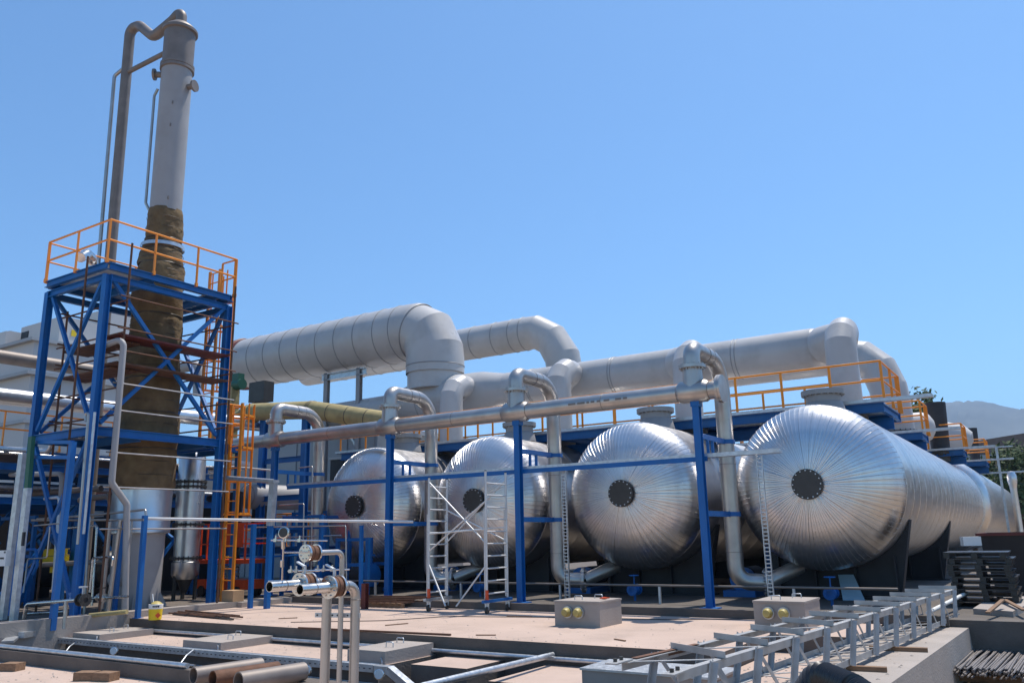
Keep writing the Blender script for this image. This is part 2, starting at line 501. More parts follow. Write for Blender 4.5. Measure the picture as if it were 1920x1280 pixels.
def make_tank(x, label):
    t = thing('storage_tank', label, 'tank', (x, TY, 0.1), 'insulated horizontal tanks in a row')
    for i in range(NG):
        piece(GORES[random.randrange(5)], 'head_gore', t, (x, TY, TZ), (random.uniform(-.002, .002), 2 * PI * i / NG, random.uniform(-.002, .002)))
    for i in range(20):
        piece(COURSE, 'shell_course', t, (x, TY + 0.02 + 1.05 * i, TZ), (0, random.uniform(0, 6), 0))
    # wider rear section with its own gored front face
    c = V((x, TY + 21.0, TZ))
    part(M().lathe(c, (0, 1, 0), [(0.0, TR_ - .02), (0.02, TR_ + .06), (0.12, TR_ + 0.20), (0.3, TR_ + 0.27), (0.5, TR_ + 0.28), (30, TR_ + 0.28), (30.6, TR_ * 0.8), (31, 0.02)], 72, caps=False), 'rear_shell', CLAD, t)
    lm = M()
    for i in range(NG):
        a = 2 * PI * i / NG
        lm.bar(c + V((math.cos(a) * (TR_ + .03), 0.0, math.sin(a) * (TR_ + .03))), c + V((math.cos(a) * (TR_ + .27), 0.3, math.sin(a) * (TR_ + .27))), 0.02, 0.03)
    part(lm, 'rear_gore_laps', CLAD, t, kind='stuff')
    # manhole
    mh = part(M().cyl((x, TY - 0.80, TZ), (x, TY - 0.98, TZ), 0.27, n=40).lathe((x, TY - 0.97, TZ), (0, -1, 0), [(0, 0.33), (0.0, 0.335), (0.035, 0.335), (0.037, 0.30), (0.037, 0)], 40, caps=False), 'manhole_cover', GUN, t)
    for i in range(16):
        a = 2 * PI * i / 16
        piece(BOLT, 'bolt', mh, (x + math.cos(a) * 0.30, TY - 1.0, TZ + math.sin(a) * 0.30))
    # saddles
    for sy in (1.1, 9.2):
        y = TY + sy
        pts = [(-1.35, 0.14), (1.35, 0.14), (1.72, TZ - 0.8)]
        arc = [(math.cos(a) * (TR_ + 0.012), TZ + math.sin(a) * (TR_ + 0.012)) for a in [math.radians(v) for v in range(-25, -156, -8)]]
        poly = [(-1.35, 0.14), (1.35, 0.14)] + arc
        m = M(); n = len(poly)
        vs = [(x + a, y - 0.16, b) for a, b in poly] + [(x + a, y + 0.16, b) for a, b in poly]
        fs = [tuple(range(n)), tuple(range(2 * n - 1, n - 1, -1))] + [(i, n + i, n + (i + 1) % n, (i + 1) % n) for i in range(n)]
        m.add(vs, fs)
        m.bb((x - 1.5, y - 0.3, 0.102), (x + 1.5, y + 0.3, 0.14))
        for k in (-1.3, -0.45, 0.45, 1.3):
            m.bb((x + k - 0.02, y - 0.30, 0.14), (x + k + 0.02, y - 0.16, 1.05))
        part(m, 'saddle', DARK, t)
    # top nozzle
    nz = part(M().lathe((x, TY + 1.5, TZ + TR_ - 0.05), (0, 0, 1), [(0, 0.52), (0.25, 0.46), (0.30, 0.42), (0.46, 0.42)], 32), 'vapour_nozzle', RING, t)
    part(M().flange((x, TY + 1.5, TZ + TR_ + 0.45), (0, 0, 1), 0.40, 0.52, 0.06, 20).cyl((x, TY + 1.5, TZ + TR_ + 0.481), (x, TY + 1.5, TZ + TR_ + 0.54), 0.52, n=28), 'nozzle_flange', RING, nz)
    # drain piping under the belly
    part(M().cyl((x, TY + 3, 0.35), (x, TY + 3, 1.0), 0.12).cyl((x - 0.5, TY + 3, 0.5), (x + 0.7, TY + 3, 0.5), 0.09), 'drain_pipe', STEEL, t)
    return t
for x, lab in zip(TX, ('leftmost big silver insulated tank, farthest from the grey lattice truss',
                       'silver insulated tank right behind the aluminium scaffold tower',
                       'silver insulated tank behind the concrete box with two clear yellowed caps, third from left',
                       'largest looking silver insulated tank at right, behind the lattice truss')):
    make_tank(x, lab)

# ---- steel header pipe with tees, goosenecks and blue posts
HY, HZ = 17.4, 4.69
TEX = [-20.0, -15.35, -11.15, -6.46]
hp = thing('header_pipe', 'long stainless header pipe running in front of the tank heads on blue posts', 'pipe', (-13, HY, HZ))
part(M().cyl((-25.5, HY, HZ), (-6.12, HY, HZ), 0.195, n=24), 'pipe_run', STEEL, hp)
part(M().cyl((-6.13, HY, HZ), (-5.9, HY, HZ), 0.195, n=24), 'end_piece', STEEL, hp)
part(M().flange((-5.87, HY, HZ), (1, 0, 0), 0.19, 0.31, 0.05, 14, 0.022), 'end_flange', STEEL, hp)
part(M().lathe((-5.84, HY, HZ), (1, 0, 0), [(0, 0.31), (0.05, 0.31), (0.052, 0.0)], 28, caps=False), 'blind_cover', STEEL, hp)
for x in TEX:
    tee = part(M().lathe((x - 0.36, HY, HZ), (1, 0, 0), [(0, 0.2), (0.08, 0.25), (0.64, 0.25), (0.72, 0.2)], 24, caps=False).cyl((x, HY, HZ), (x, HY, HZ + 0.52), 0.235, 0.215, 24), 'tee', STEEL, hp)
    part(M().ring((x - .36, HY, HZ), (1, 0, 0), 0.197, 0.008, 24, 6), 'weld_bead', DARKG, tee)
    part(M().ring((x + .36, HY, HZ), (1, 0, 0), 0.197, 0.008, 24, 6), 'weld_bead', DARKG, tee)
for x0, x1 in ((-9.55, -9.35), (-9.3, -9.1), (-9.05, -8.98), (-8.94, -8.84), (-8.78, -8.70), (-8.6, -8.45), (-8.3, -8.15), (-8.1, -8.0)):
    part(M().lathe((x0, HY, HZ), (1, 0, 0), [(0, .1962), (x1 - x0, .1962)], 3, False, math.radians(-8), math.radians(6)), 'print_mark', DARKG, hp)
sm = M().lathe((0, 0, 0), (1, 0, 0), [(0, 0.196), (0.008, 0.2), (0.016, 0.196)], 24, caps=False).mesh('weld_bead', None, DARKG)
for x in (-22.4, -17.6, -13.1, -8.7): piece(sm, 'weld_bead', hp, (x, HY, HZ))
GO = 1.82
def gooseneck(x, label):
    g = thing('riser_pipe', label, 'pipe', (x, HY + 0.6, 0.3), 'stainless riser loops from the header pipe')
    path = [(x, HY, HZ + 0.56), (x, HY, HZ + 0.97), (x + 0.02, HY + GO, HZ + 0.97), (x + 0.02, HY + GO, 0.55), (x + 0.62, HY + GO + .25, 0.52), (x + 1.2, HY + GO + 1.0, 0.85)]
    pts = bend(path[:4] + [path[4]], 0.72, 8)
    part(M().sweep(pts + [path[4]] if False else pts, 0.19, 24), 'pipe_body', STEEL, g)
    part(M().flange((x, HY, HZ + 0.555), (0, 0, 1), 0.185, 0.30, 0.07, 16, 0.018, 0.15), 'loop_flange', STEEL, g)
    part(M().sweep([path[4], V(path[4]).lerp(V(path[5]), .25), path[5]], 0.17, 20), 'tank_inlet', STEEL, g)
    d = (V(path[5]) - V(path[4]))
    part(M().flange(V(path[4]), (0.9, 0.35, 0.0), 0.17, 0.31, 0.07, 14, 0.018, 0.14), 'inlet_flange', STEEL, g)
    for z in (1.2, 3.2): part(M().ring((x + .02, HY + GO, z), (0, 0, 1), 0.191, 0.006, 24, 6), 'weld_bead', DARKG, g)
    for y in (.75, 1.07): part(M().ring((x + .01, HY + y, HZ + 0.97), (0, 1, 0), 0.191, 0.006, 24, 6), 'weld_bead', DARKG, g)
    return g
for x, lab in zip(TEX, ('stainless riser loop nearest the tower, in front of the grey cladding wall', 'stainless riser loop between the two tanks left of the scaffold, beside the leftmost tank',
                        'stainless riser loop at middle, between scaffold tower and third tank', 'rightmost stainless riser loop beside the header end plate')):
    gooseneck(x, lab)
def blue_post(x, label):
    p = thing('pipe_support_post', label, 'post', (x + 0.03, HY, 0.1), 'blue posts under the header pipe')
    X = x + 0.03
    part(M().ibeam((X, HY, 0.115), (X, HY, HZ - 0.34), 0.15, 0.17, up=(0, 1, 0)), 'column', BLUE, p)
    part(M().bb((X - .18, HY - .18, 0.1), (X + .18, HY + .18, 0.125)), 'base_plate', BLUE, p)
    part(M().lathe((X - 0.05, HY, HZ), (1, 0, 0), [(0, 0.205), (0, 0.225), (0.1, 0.225), (0.1, 0.205)], 16, False, PI * 0.0, PI).bb((X - .1, HY - .1, HZ - .34), (X + .1, HY + .1, HZ - .2)), 'pipe_cradle', BLUE, p)
    for z in (3.72, 2.05):
        a = part(M().bb((X - .03, HY + .08, z - .06), (X + .03, HY + GO - .2, z + .06)), 'bracket_arm', BLUE, p)
        part(M().lathe((x + .02, HY + GO, z - 0.05), (0, 0, 1), [(0, 0.196), (0, 0.215), (0.1, 0.215), (0.1, 0.196)], 24, False), 'pipe_clamp', BLUE, a)
    part(M().bar((X, HY + .55, 3.68), (X, HY + .55, 3.28), 0.06, 0.05), 'hanger', BLUE, p)
    part(M().bar((X, HY + .85, 3.68), (X, HY + .85, 3.28), 0.06, 0.05), 'hanger', BLUE, p)
for x, lab in zip(TEX, ('blue steel post under the header in front of grey enclosure, nearest the tower', 'blue steel post in front of the leftmost silver tank', 'blue steel post just right of the scaffold tower', 'rightmost blue steel post, under the end plate of the header')):
    blue_post(x, lab)
ct = thing('cable_tray', 'long blue backed galvanised cable tray crossing in front of the tank heads', 'cable tray', (-12, HY + .25, 3.2))
part(M().chan((-19.5, HY + .22, 3.24), (-6.2, HY + .22, 3.24), 0.2, 0.09, 0.006), 'tray_trough', GALV, ct)
part(M().bb((-19.5, HY + .098, 3.16), (-6.3, HY + .118, 3.265)), 'support_rail', BLUE, ct)
part(M().chan((-6.19, HY + .22, 3.24), (-4.75, HY + .22, 3.24), 0.2, 0.09, 0.006), 'tray_end', GALV, ct)
for i, x in enumerate((-5.25, -10.05)):
    l = thing('cable_ladder', ('vertical galvanised cable ladder at the right end of the long cable tray', 'thin vertical galvanised cable ladder between second and third tank')[i], 'cable ladder', (x, HY + .3, 0.1), 'vertical cable ladders by the tank heads')
    for k in (-.055, .055): part(M().bar((x + k, HY + .36, 0.1), (x + k, HY + .36, 3.22), 0.015, 0.06), 'side_rail', GALV, l)
    rm = M().box((0, 0, 0), (0.10, 0.03, 0.02)).mesh('rung', None, GALV)
    for j in range(38): piece(rm, 'rung', l, (x, HY + .36, 0.2 + j * 0.08))

# ---- white ducts
def duct_mesh_part(m, name, parent, material=DUCT, ang=12):
    o = part(m, name, material, parent)
    o.data.set_sharp_from_angle(angle=math.radians(ang))
    return o
def girth(parent, pts_axis, R, r=0.022, name='girth_ring'):
    mesh = {}
    for p, ax in pts_axis:
        part(M().ring(p, ax, R, r, 56, 6), name, RING, parent)
DY, DZ = 25.6, 9.92
d1 = thing('exhaust_duct', 'nearest fat white exhaust duct with red end, elbow turning down onto the manifold', 'duct', (-26, DY, DZ))
R1 = 1.17
part(M().cyl((-31.5, DY, DZ), (-21.4, DY, DZ), R1, n=64), 'duct_body', DUCT, d1)
duct_mesh_part(M().sweep([(-21.4, DY, DZ), (-21.15, DY, DZ - 0.0), (-20.55, DY, DZ - 0.28), (-20.25, DY, DZ - 0.95), (-20.22, DY, DZ - 1.35), (-20.22, DY, 8.0)], R1, 64, caps=False), 'elbow', d1)
girth(d1, [((x, DY, DZ), (1, 0, 0)) for x in (-30.3, -29.2, -28.1, -27.0, -25.9, -24.8, -23.7, -22.6, -21.75)], R1)
part(M().ring((-21.05, DY, DZ - 0.05), (1, 0, -0.35), R1, .03, 56, 6).ring((-20.22, DY, 8.3), (0, 0, 1), R1 - .01, .03, 56, 6), 'expansion_band', RING, d1)
part(M().lathe((-31.95, DY, DZ), (1, 0, 0), [(0, 0.9), (0.0, R1 + .06), (0.25, R1 + .08), (0.3, R1 + 0.02), (0.55, R1 + .02)], 56), 'end_collar', PRIMER, d1)
d1s = thing('duct_support', 'grey steel goalpost frame holding up the nearest fat white duct', 'support frame', (-25.2, DY, 0.05))
for x in (-25.9, -24.0):
    part(M().ibeam((x, DY - .35, 0.05), (x, DY - .35, DZ - R1 - .05), 0.2, 0.2, up=(0, 1, 0)), 'column', GREYP, d1s)
part(M().ibeam((-26.2, DY - .35, DZ - 1.40), (-23.6, DY - .35, DZ - 1.40), 0.2, 0.28), 'cross_beam', GALV, d1s)
part(M().bar((-25.3, DY + .2, 6.4), (-23.9, DY + .2, 4.6), 0.1), 'brace', GALV, d1s)
EY, EZ = 30.2, 10.35
d2 = thing('exhaust_duct', 'farther thinner white exhaust duct behind the fat one, elbow turning down', 'duct', (-26, EY, EZ))
R2 = 0.74
part(M().cyl((-32.5, EY, EZ), (-18.7, EY, EZ), R2, n=48), 'duct_body', DUCT, d2)
duct_mesh_part(M().sweep([(-18.7, EY, EZ), (-18.2, EY, EZ), (-17.45, EY, EZ - .45), (-16.95, EY, EZ - 1.3), (-16.9, EY, EZ - 1.7), (-16.9, EY, 7.2)], [R2, R2, R2, R2 * 1.04, R2 * 1.04, R2], 48), 'elbow', d2)
girth(d2, [((x, EY, EZ), (1, 0, 0)) for x in (-31, -29.8, -28.6, -27.4, -26.2, -25, -23.8, -22.6, -21.4, -20.2, -19.3, -18.75)], R2)
mf = thing('manifold_duct', 'long grey white manifold duct above the tanks with four branch elbows dropping onto them', 'duct', (-12, DY, 7.0))
part(M().lathe((-26.6, DY, 6.9), (1, 0, 0), [(0, 0.02), (0.02, 0.48), (4.4, 0.54), (4.8, 0.56)], 56), 'end_piece', DUCT, mf)
part(M().lathe((-21.9, DY, 6.98), (1, 0, 0), [(-0.25, 0.56), (0.0, 0.60), (0.95, 0.82), (1.2, 0.85), (3.7, 0.85), (4.1, 0.83), (5.0, 0.67), (5.3, 0.64)], 64), 'large_body', DUCT, mf)
part(M().cyl((-16.75, DY, 7.0), (-5.6, DY, 7.0), 0.64, n=64).lathe((-5.6, DY, 7.0), (1, 0, 0), [(0, 0.64), (0.25, 0.6), (0.5, 0.45), (0.6, .25), (.65, 0)], 48, False), 'body', DUCT, mf)
girth(mf, [((x, DY, 6.98), (1, 0, 0)) for x in (-20.6, -19.0, -18.95)], 0.852, 0.014)
girth(mf, [((x, DY, 7.0), (1, 0, 0)) for x in (-15.6, -15.52, -12.3, -12.2, -10.0, -8.0, -7.88)], 0.642, 0.014)
part(M().cyl((-20.22, DY, 7.35), (-20.22, DY, 8.25), R1 - .06, n=56), 'inlet_nozzle', DUCT, mf)
for x, zb in zip(TX, (4.4, 4.4, 4.4, 4.4)):
    b = duct_mesh_part(M().sweep([(x - .15, DY - .1, 7.02), (x + .05, DY - .85, 7.16), (x + .1, DY - 1.2, 7.14), (x + .1, DY - 1.52, 6.98), (x + .1, DY - 1.71, 6.7), (x + .1, DY - 1.74, 6.35), (x + .1, DY - 1.74, 4.9)], 0.42, 40), 'branch_elbow', mf, ang=14)
    part(M().lathe((x - .55, DY - .35, 7.0), (0.62, -.72, 0.12), [(0, 0.6), (0.35, 0.52), (0.7, 0.43), (0.8, .41)], 40, False), 'branch_cone', DUCT, b)
    part(M().lathe((x + .1, DY - 1.74, 4.45), (0, 0, 1), [(0, 0.52), (0.35, 0.47), (0.5, 0.425)], 40), 'branch_foot', RING, b)
    part(M().flange((x + .1, DY - 1.74, 4.93), (0, 0, 1), 0.42, 0.5, 0.05, 20, 0.016), 'branch_flange', RING, b)
m2 = thing('manifold_duct', 'rear grey white duct whose mitred elbow drops behind the orange rail end', 'duct', (-6, 33, 7))
duct_mesh_part(M().sweep([(-16.9, 33, 8.1), (-6.1, 33, 8.1), (-5.5, 32.95, 7.95), (-4.95, 32.8, 7.4), (-4.7, 32.65, 6.65), (-4.65, 32.6, 6.1), (-4.65, 32.6, 4.6)], 0.66, 40), 'duct_body', m2, ang=14)
part(M().flange((-4.65, 32.6, 5.0), (0, 0, 1), 0.66, 0.78, 0.08, 24, 0.02), 'flange', GUN, m2)
part(M().cyl((-4.65, 32.6, 4.4), (-4.65, 32.6, 4.97), 0.64, n=32), 'bellows', GUN, m2)

# ---- platforms above the tanks
def top_platform(x0, x1, y0, y1, z, label, cols=(), tray=True, rails=True):
    p = thing('access_platform', label, 'platform', ((x0 + x1) / 2, y0, z), 'blue platforms with orange railings above the tanks')
    for y in (y0, y1):
        part(M().ibeam((x0, y, z - .14), (x1, y, z - .14), 0.14, 0.24), 'edge_beam', BLUE, p)
    part(M().ibeam((x0, (y0 + y1) / 2, z - .42), (x1, (y0 + y1) / 2, z - .42), 0.18, 0.30), 'main_beam', BLUE, p)
    k = int((x1 - x0) / 1.5)
    bm = M().ibeam((0, y0 + .075, z - .15), (0, y1 - .075, z - .15), 0.10, 0.18).mesh('cross_beam', (0, y0, z), BLUE)
    pm = M().bb((0.02, y0 + .08, z - .03), ((x1 - x0) / k - .02, y1 - .08, z)).mesh('deck_panel', (0, y0, z), GALV)
    for i in range(k + 1): piece(bm, 'cross_beam', p, (x0 + (x1 - x0) * i / k + (0.05 if i == 0 else -0.05 if i == k else 0), y0, z))
    for i in range(k): piece(pm, 'deck_panel', p, (x0 + (x1 - x0) * i / k, y0, z))
    if rails: railing(p, [(x0, y0 - .06, z), (x1 + .04, y0 - .06, z), (x1 + .04, y1 + .04, z)], 1.02, 1.25)
    if rails: railing(p, [(x0, y1 + .06, z), (x1 - .02, y1 + .06, z)], 1.02, 1.25)
    for x in cols:
        part(M().ibeam((x, (y0 + y1) / 2, 0.1), (x, (y0 + y1) / 2, z - .57), 0.22, 0.22, up=(0, 1, 0)), 'column', BLUE, p)
    if tray:
        part(M().chan((x0, y0 - .22, z - .04), (x1 + 1.15, y0 - .22, z - .04), 0.22, 0.08, 0.008), 'tray', GALV, p)
    return p
top_platform(-22.0, -3.36, 22.3, 24.9, 4.76, 'long blue platform with orange railing right above the four tanks', (-20.4, -15.9, -11.4, -6.9))
top_platform(-14, -3.5, 30.3, 31.8, 4.76, 'second blue platform end with orange railing, behind the rear duct elbow', (-6.9,))
top_platform(-12, -3.0, 38.3, 39.8, 4.76, 'third blue platform end with orange railing, beside the dark conical stack', (-6.9,))
top_platform(-12, -2.7, 46.0, 47.6, 4.76, 'farthest blue platform end with orange railing before the brown roof', (-6.9,))
# ---- distillation column
CX, CY = -19.95, 13.05
col = thing('distillation_column', 'tall tapering column wrapped in brown stone wool, grey at top, rising through the blue tower', 'column', (CX, CY, 0.05))
A = (0, 0, 1); C0 = (CX, CY, 0)
part(M().lathe(C0, A, [(0.05, 0.66), (0.10, 0.66), (0.11, 0.60), (1.95, 0.62)], 48, False), 'skirt', GREYP, col)
gm = M()
for k in range(10):
    a = 2 * PI * k / 10
    p = V((CX + math.cos(a) * .60, CY + math.sin(a) * .60, 0))
    q = V((CX + math.cos(a) * .78, CY + math.sin(a) * .78, 0))
    gg = M().add([p + V((0, 0, .1)), q + V((0, 0, .1)), p + V((0, 0, .45)), p + V((0.02, 0.02, .1)), q + V((0.02, 0.02, .1)), p + V((0.02, 0.02, .45))], [(0, 1, 2), (5, 4, 3), (0, 3, 4, 1), (1, 4, 5, 2), (2, 5, 3, 0)])
    part(gg, 'gusset', GREYP, col)
part(M().lathe(C0, A, [(1.90, 0.62), (1.92, 0.73), (2.0, 0.735), (2.03, 0.715), (3.02, 0.725)], 56, False), 'cladding_jacket', CLAD2, col)
def wool_shape(z0, r0, z1, r1, seed):
    rnd = random.Random(seed); m = M(); prof = []; n = 40; k = max(3, int((z1 - z0) / 0.07)); vs = []; fs = []
    ph = rnd.uniform(0, 6)
    for j in range(k + 1):
        t = j / k; z = z0 + (z1 - z0) * t; r = r0 + (r1 - r0) * t
        pinch = 0.03 * (math.exp(-(t / .08) ** 2) + math.exp(-((1 - t) / .08) ** 2))
        for i in range(n):
            a = 2 * PI * i / n
            bulge = 0.018 * math.sin(3 * a + ph + z * 2) + 0.012 * math.sin(5 * a - z * 5 + ph) + rnd.uniform(-.010, .010)
            lap = .022 if (a - ph) % (2 * PI) < .9 else (.012 if .9 <= (a - ph) % (2 * PI) < 1.05 else 0)
            crease = -.014 * max(0, math.sin(z * 23 + 2.2 * math.sin(a * 2 + ph))) ** 6
            rr = r - pinch + bulge + lap + crease
            vs.append((CX + math.cos(a) * rr, CY + math.sin(a) * rr, z))
    for j in range(k):
        for i in range(n):
            i2 = (i + 1) % n
            fs.append((j * n + i, j * n + i2, (j + 1) * n + i2, (j + 1) * n + i))
    me = m.add(vs, fs)
    return me
zs = [(3.0, .765), (4.05, .755), (5.0, .735), (5.9, .70), (6.8, .675), (7.65, .655), (8.5, .635), (9.1, .61), (9.55, .53), (9.85, .49), (10.75, .46)]
for i in range(len(zs) - 1):
    part(wool_shape(zs[i][0], zs[i][1], zs[i + 1][0], zs[i + 1][1], i), 'wool_wrap', WOOL, col)
for z, r in zs[1:-1]:
    part(M().ring((CX, CY, z), A, r - .015, 0.014, 40, 5), 'strap', GUN, col)
for (za, ra), (zb, rb2) in zip(zs[:-1], zs[1:]):
    for f in (.35, .68):
        part(M().ring((CX, CY, za + (zb - za) * f), A, ra + (rb2 - ra) * f + .004, 0.006, 36, 4), 'tie_wire', GUN, col)
part(M().lathe((CX, CY, 0), A, [(9.60, .575), (9.70, .57)], 40, False), 'wire_band', GALV, col)
part(M().lathe(C0, A, [(10.7, 0.425), (15.15, 0.425)], 48, False), 'upper_shell', GREYP, col)
part(M().lathe(C0, A, [(15.1, .425), (15.12, .475), (15.2, .475), (15.2, .44), (15.22, .475), (15.3, .475), (15.31, .43), (16.35, .435), (16.37, .50), (16.45, .50), (16.46, .46), (16.56, .40), (16.66, .28), (16.7, .13), (16.72, 0.0)], 48, False), 'top_section', DARKG, col)
for p, ax in (((CX, CY, 15.0), (-0.75, -0.6, 0)), ((CX, CY, 14.55), (0.9, 0.3, 0))):
    d = V(ax).normalized(); o = V(p) + d * 0.4
    nz = part(M().cyl(o, o + d * 0.22, 0.09), 'side_nozzle', DARKG, col)
    part(M().cyl(o + d * 0.2, o + d * 0.26, 0.17, n=20), 'nozzle_cover', DARKG, nz)
for z, a in ((13.9, -.7), (13.2, -.72), (11.0, -.5)):
    p = V((CX + math.cos(a) * .43, CY + math.sin(a) * .43, z))
    part(M().box(p, (.03, .03, .09)), 'lug', DARKG, col)
pipe_thing('overhead_pipe', 'tall grey pipe beside the column, its S bend entering the column top', 'pipe',
           [(-22.35, 13.05, 0.3), (-22.62, 13.05, 17.55), (-22.11, 13.05, 17.49), (-21.3, 13.05, 16.77), (-20.37, 13.05, 16.96), (-19.95, 13.05, 17.15), (-19.95, 13.05, 16.6)], 0.155, DARKG, rb=0.42, n=20)
pipe_thing('vent_pipe', 'thin pipe clipped to the left of the tall grey pipe', 'pipe', [(-22.72, 12.85, 8.6), (-22.9, 12.85, 15.9), (-22.66, 12.95, 16.1)], 0.055, STEEL)
pipe_thing('brace_pipe', 'short slanting pipe joining the tall grey pipe and the column top', 'pipe', [(-22.5, 13.05, 16.0), (-20.35, 13.05, 15.98)], 0.075, DARKG)
pipe_thing('instrument_pipe', 'thin pipe running down the left side of the grey column shell', 'pipe', [(-20.36, 12.75, 14.55), (-20.46, 12.72, 14.35), (-20.42, 12.72, 11.0), (-20.22, 12.85, 10.55)], 0.04, STEEL)

# ---- blue tower around the column
X1, X2, Y1, Y2, PZ, LZ = -18.76, -21.38, 10.85, 14.43, 8.38, 4.35
tw = thing('steel_tower', 'blue steel tower with top platform and orange railings around the column', 'tower', ((X1 + X2) / 2, (Y1 + Y2) / 2, 0.05))
for x in (X1, X2):
    for y in (Y1, Y2):
        part(M().ibeam((x, y, 0.05), (x, y, PZ - .3), 0.17, 0.17, up=(0, 1, 0)), 'leg', BLUE, tw)
def xbrace(p, q, r, s, w=0.085):
    part(M().bar(p, q, w, 0.09), 'brace', BLUE, tw)
    part(M().bar(r, s, w, 0.088), 'brace', BLUE, tw)
for x in (X1, X2):
    o = 0.0
    xbrace((x + o, Y1 + .15, PZ - .4), (x + o, Y2 - .15, LZ + .1), (x + o + .012, Y2 - .15, PZ - .4), (x + o + .012, Y1 + .15, LZ + .1))
for y in (Y1, Y2):
    xbrace((X1 - .15, y, PZ - .4), (X2 + .15, y, LZ + .1), (X2 + .15, y + .012, PZ - .4), (X1 - .15, y + .012, LZ + .1))
xbrace((X1 - .15, Y1, LZ - .3), (X2 + .15, Y1, 0.3), (X2 + .15, Y1 + .012, LZ - .3), (X1 - .15, Y1 + .012, .3))
for z, h, e in ((PZ, 0.17, 0.06), (LZ, 0.20, 0.0)):
    for y in (Y1 - e, Y2 + e): part(M().ibeam((X2 - e, y, z - h / 2), (X1 + e, y, z - h / 2), 0.12, h), 'edge_beam', BLUE, tw)
    for x in (X1 + e, X2 - e): part(M().ibeam((x, Y1 - e + .065, z - h / 2), (x, Y2 + e - .065, z - h / 2), 0.12, h), 'edge_beam', BLUE, tw)
    for y in (12.1, 14.0): part(M().ibeam((X2 - e + .065, y, z - .14), (X1 + e - .065, y, z - .14), 0.10, 0.2), 'floor_beam', BLUE, tw)
e = .06
for y in (Y1 - .02, Y2 + .02): part(M().ibeam((X2, y, PZ - .36), (X1, y, PZ - .36), 0.12, 0.16), 'ring_beam', BLUE, tw)
for x in (X1 + .02, X2 - .02): part(M().ibeam((x, Y1 + .05, PZ - .36), (x, Y2 - .05, PZ - .36), 0.12, 0.16), 'ring_beam', BLUE, tw)
# floor panels around the column opening
for z in (PZ, LZ):
    ee = e if z == PZ else 0
    for a, b in (((X2 - ee + .07, Y1 - ee + .07), (X1 + ee - .07, 12.15)), ((X2 - ee + .07, 12.17), (-20.72, Y2 + ee - .07)), ((-19.2, 12.17), (X1 + ee - .07, Y2 + ee - .07)), ((-20.70, 13.95), (-19.22, Y2 + ee - .07))):
        part(M().bb((a[0], a[1], z - .03), (b[0], b[1], z + .005)), 'floor_panel', GALV, tw)
railing(tw, [(X2 - e, Y1 - e - .05, PZ), (X1 + e + .05, Y1 - e - .05, PZ), (X1 + e + .05, Y2 + e + .05, PZ)], 1.08, 1.25, 0.028)
railing(tw, [(X2 - e - .05, Y2 + e, PZ), (X2 - e - .05, Y1 - e, PZ)], 1.08, 1.3, 0.024)
railing(tw, [(X1 + e, Y2 + e + .05, PZ), (X1 - .5, Y2 + e + .05, PZ)], 1.08, 0.7, 0.024)
lad = thing('caged_ladder', 'upper orange caged ladder behind the tower reaching its top platform', 'ladder', (-20.0, 14.95, LZ), 'orange caged ladders')
cage_ladder(lad, (-20.0, 14.85, LZ), PZ + 1.1, (0, 1, 0), cage_from=1.6)
lp = thing('access_platform', 'small blue platform with orange railing at mid height behind the tower', 'platform', (-20.2, 15.4, LZ))
part(M().bb((-21.3, 14.62, LZ - .03), (-19.4, 15.6, LZ)), 'deck_panel', GALV, lp)
for y in (14.66, 15.6): part(M().ibeam((-21.3, y, LZ - .13), (-19.4, y, LZ - .13), .1, .2), 'edge_beam', BLUE, lp)
for x in (-21.3, -19.4): part(M().ibeam((x, 14.72, LZ - .13), (x, 15.54, LZ - .13), .1, .2), 'edge_beam', BLUE, lp)
railing(lp, [(-19.35, 14.7, LZ), (-19.35, 15.65, LZ), (-21.3, 15.65, LZ)], 1.1, 0.5)
part(M().ibeam((-19.45, 15.6, .05), (-19.45, 15.6, LZ - .23), .12, .12, up=(0, 1, 0)), 'column', BLUE, lp)
lad2 = thing('caged_ladder', 'bold orange caged ladder standing on the ground right of the blue tower', 'ladder', (-19.0, 15.2, 0.1), 'orange caged ladders')
cage_ladder(lad2, (-19.1, 15.2, 0.1), 5.45, (0, 1, 0), cage_from=2.3, w=0.44, cage_d=.58)

# ---- tube scaffolding wrapped round the column
sc = thing('tube_scaffolding', 'rusty tube scaffolding with dark red planks inside the blue tower', 'scaffolding', (-20, 12.6, 0.05))
SX, SY = (-18.5, -21.1), (10.6, 14.2)
for x, y, z0, z1 in ((-18.48, 11.25, .05, 8.95), (-18.48, 14.42, .05, 8.6), (-21.05, 11.2, .05, 7.6), (-21.05, 14.2, .05, 7.6), (-19.3, 10.62, 2.5, 8.6)):
    part(M().cyl((x, y, z0), (x, y, z1), 0.028, n=8), 'standard', RUST, sc)
for z in (7.55, 6.75, 6.2, 5.4, 4.75, 3.75, 2.95, 2.0):
    part(M().cyl((-18.44, 11.05, z), (-18.44, 14.55, z), 0.02, n=8), 'ledger', STEEL if z < 6 else RUST, sc)
    if z > 4.5:
        part(M().cyl((-21.3, 11.15, z - .12), (-18.3, 11.15, z - .12), 0.022, n=8), 'ledger', RUST, sc)
        part(M().cyl((-21.3, 14.2, z - .12), (-18.4, 14.3, z - .12), 0.022, n=8), 'ledger', RUST, sc)
        part(M().cyl((-21.0, 11.0, z - .06), (-21.0, 14.4, z - .06), 0.022, n=8), 'ledger', RUST, sc)
for z in (6.62, 5.92):
    for k in range(3):
        part(M().bb((-18.75 - .24 * k, 11.15, z - .02), (-18.53 - .24 * k, 14.4, z + .025)), 'plank', PRIMER if z > 6.2 else RUST, sc)
        part(M().bb((-21.2, 11.25 + .24 * k, z - .1), (-18.9, 11.47 + .24 * k, z - .055)), 'plank', RUST, sc)

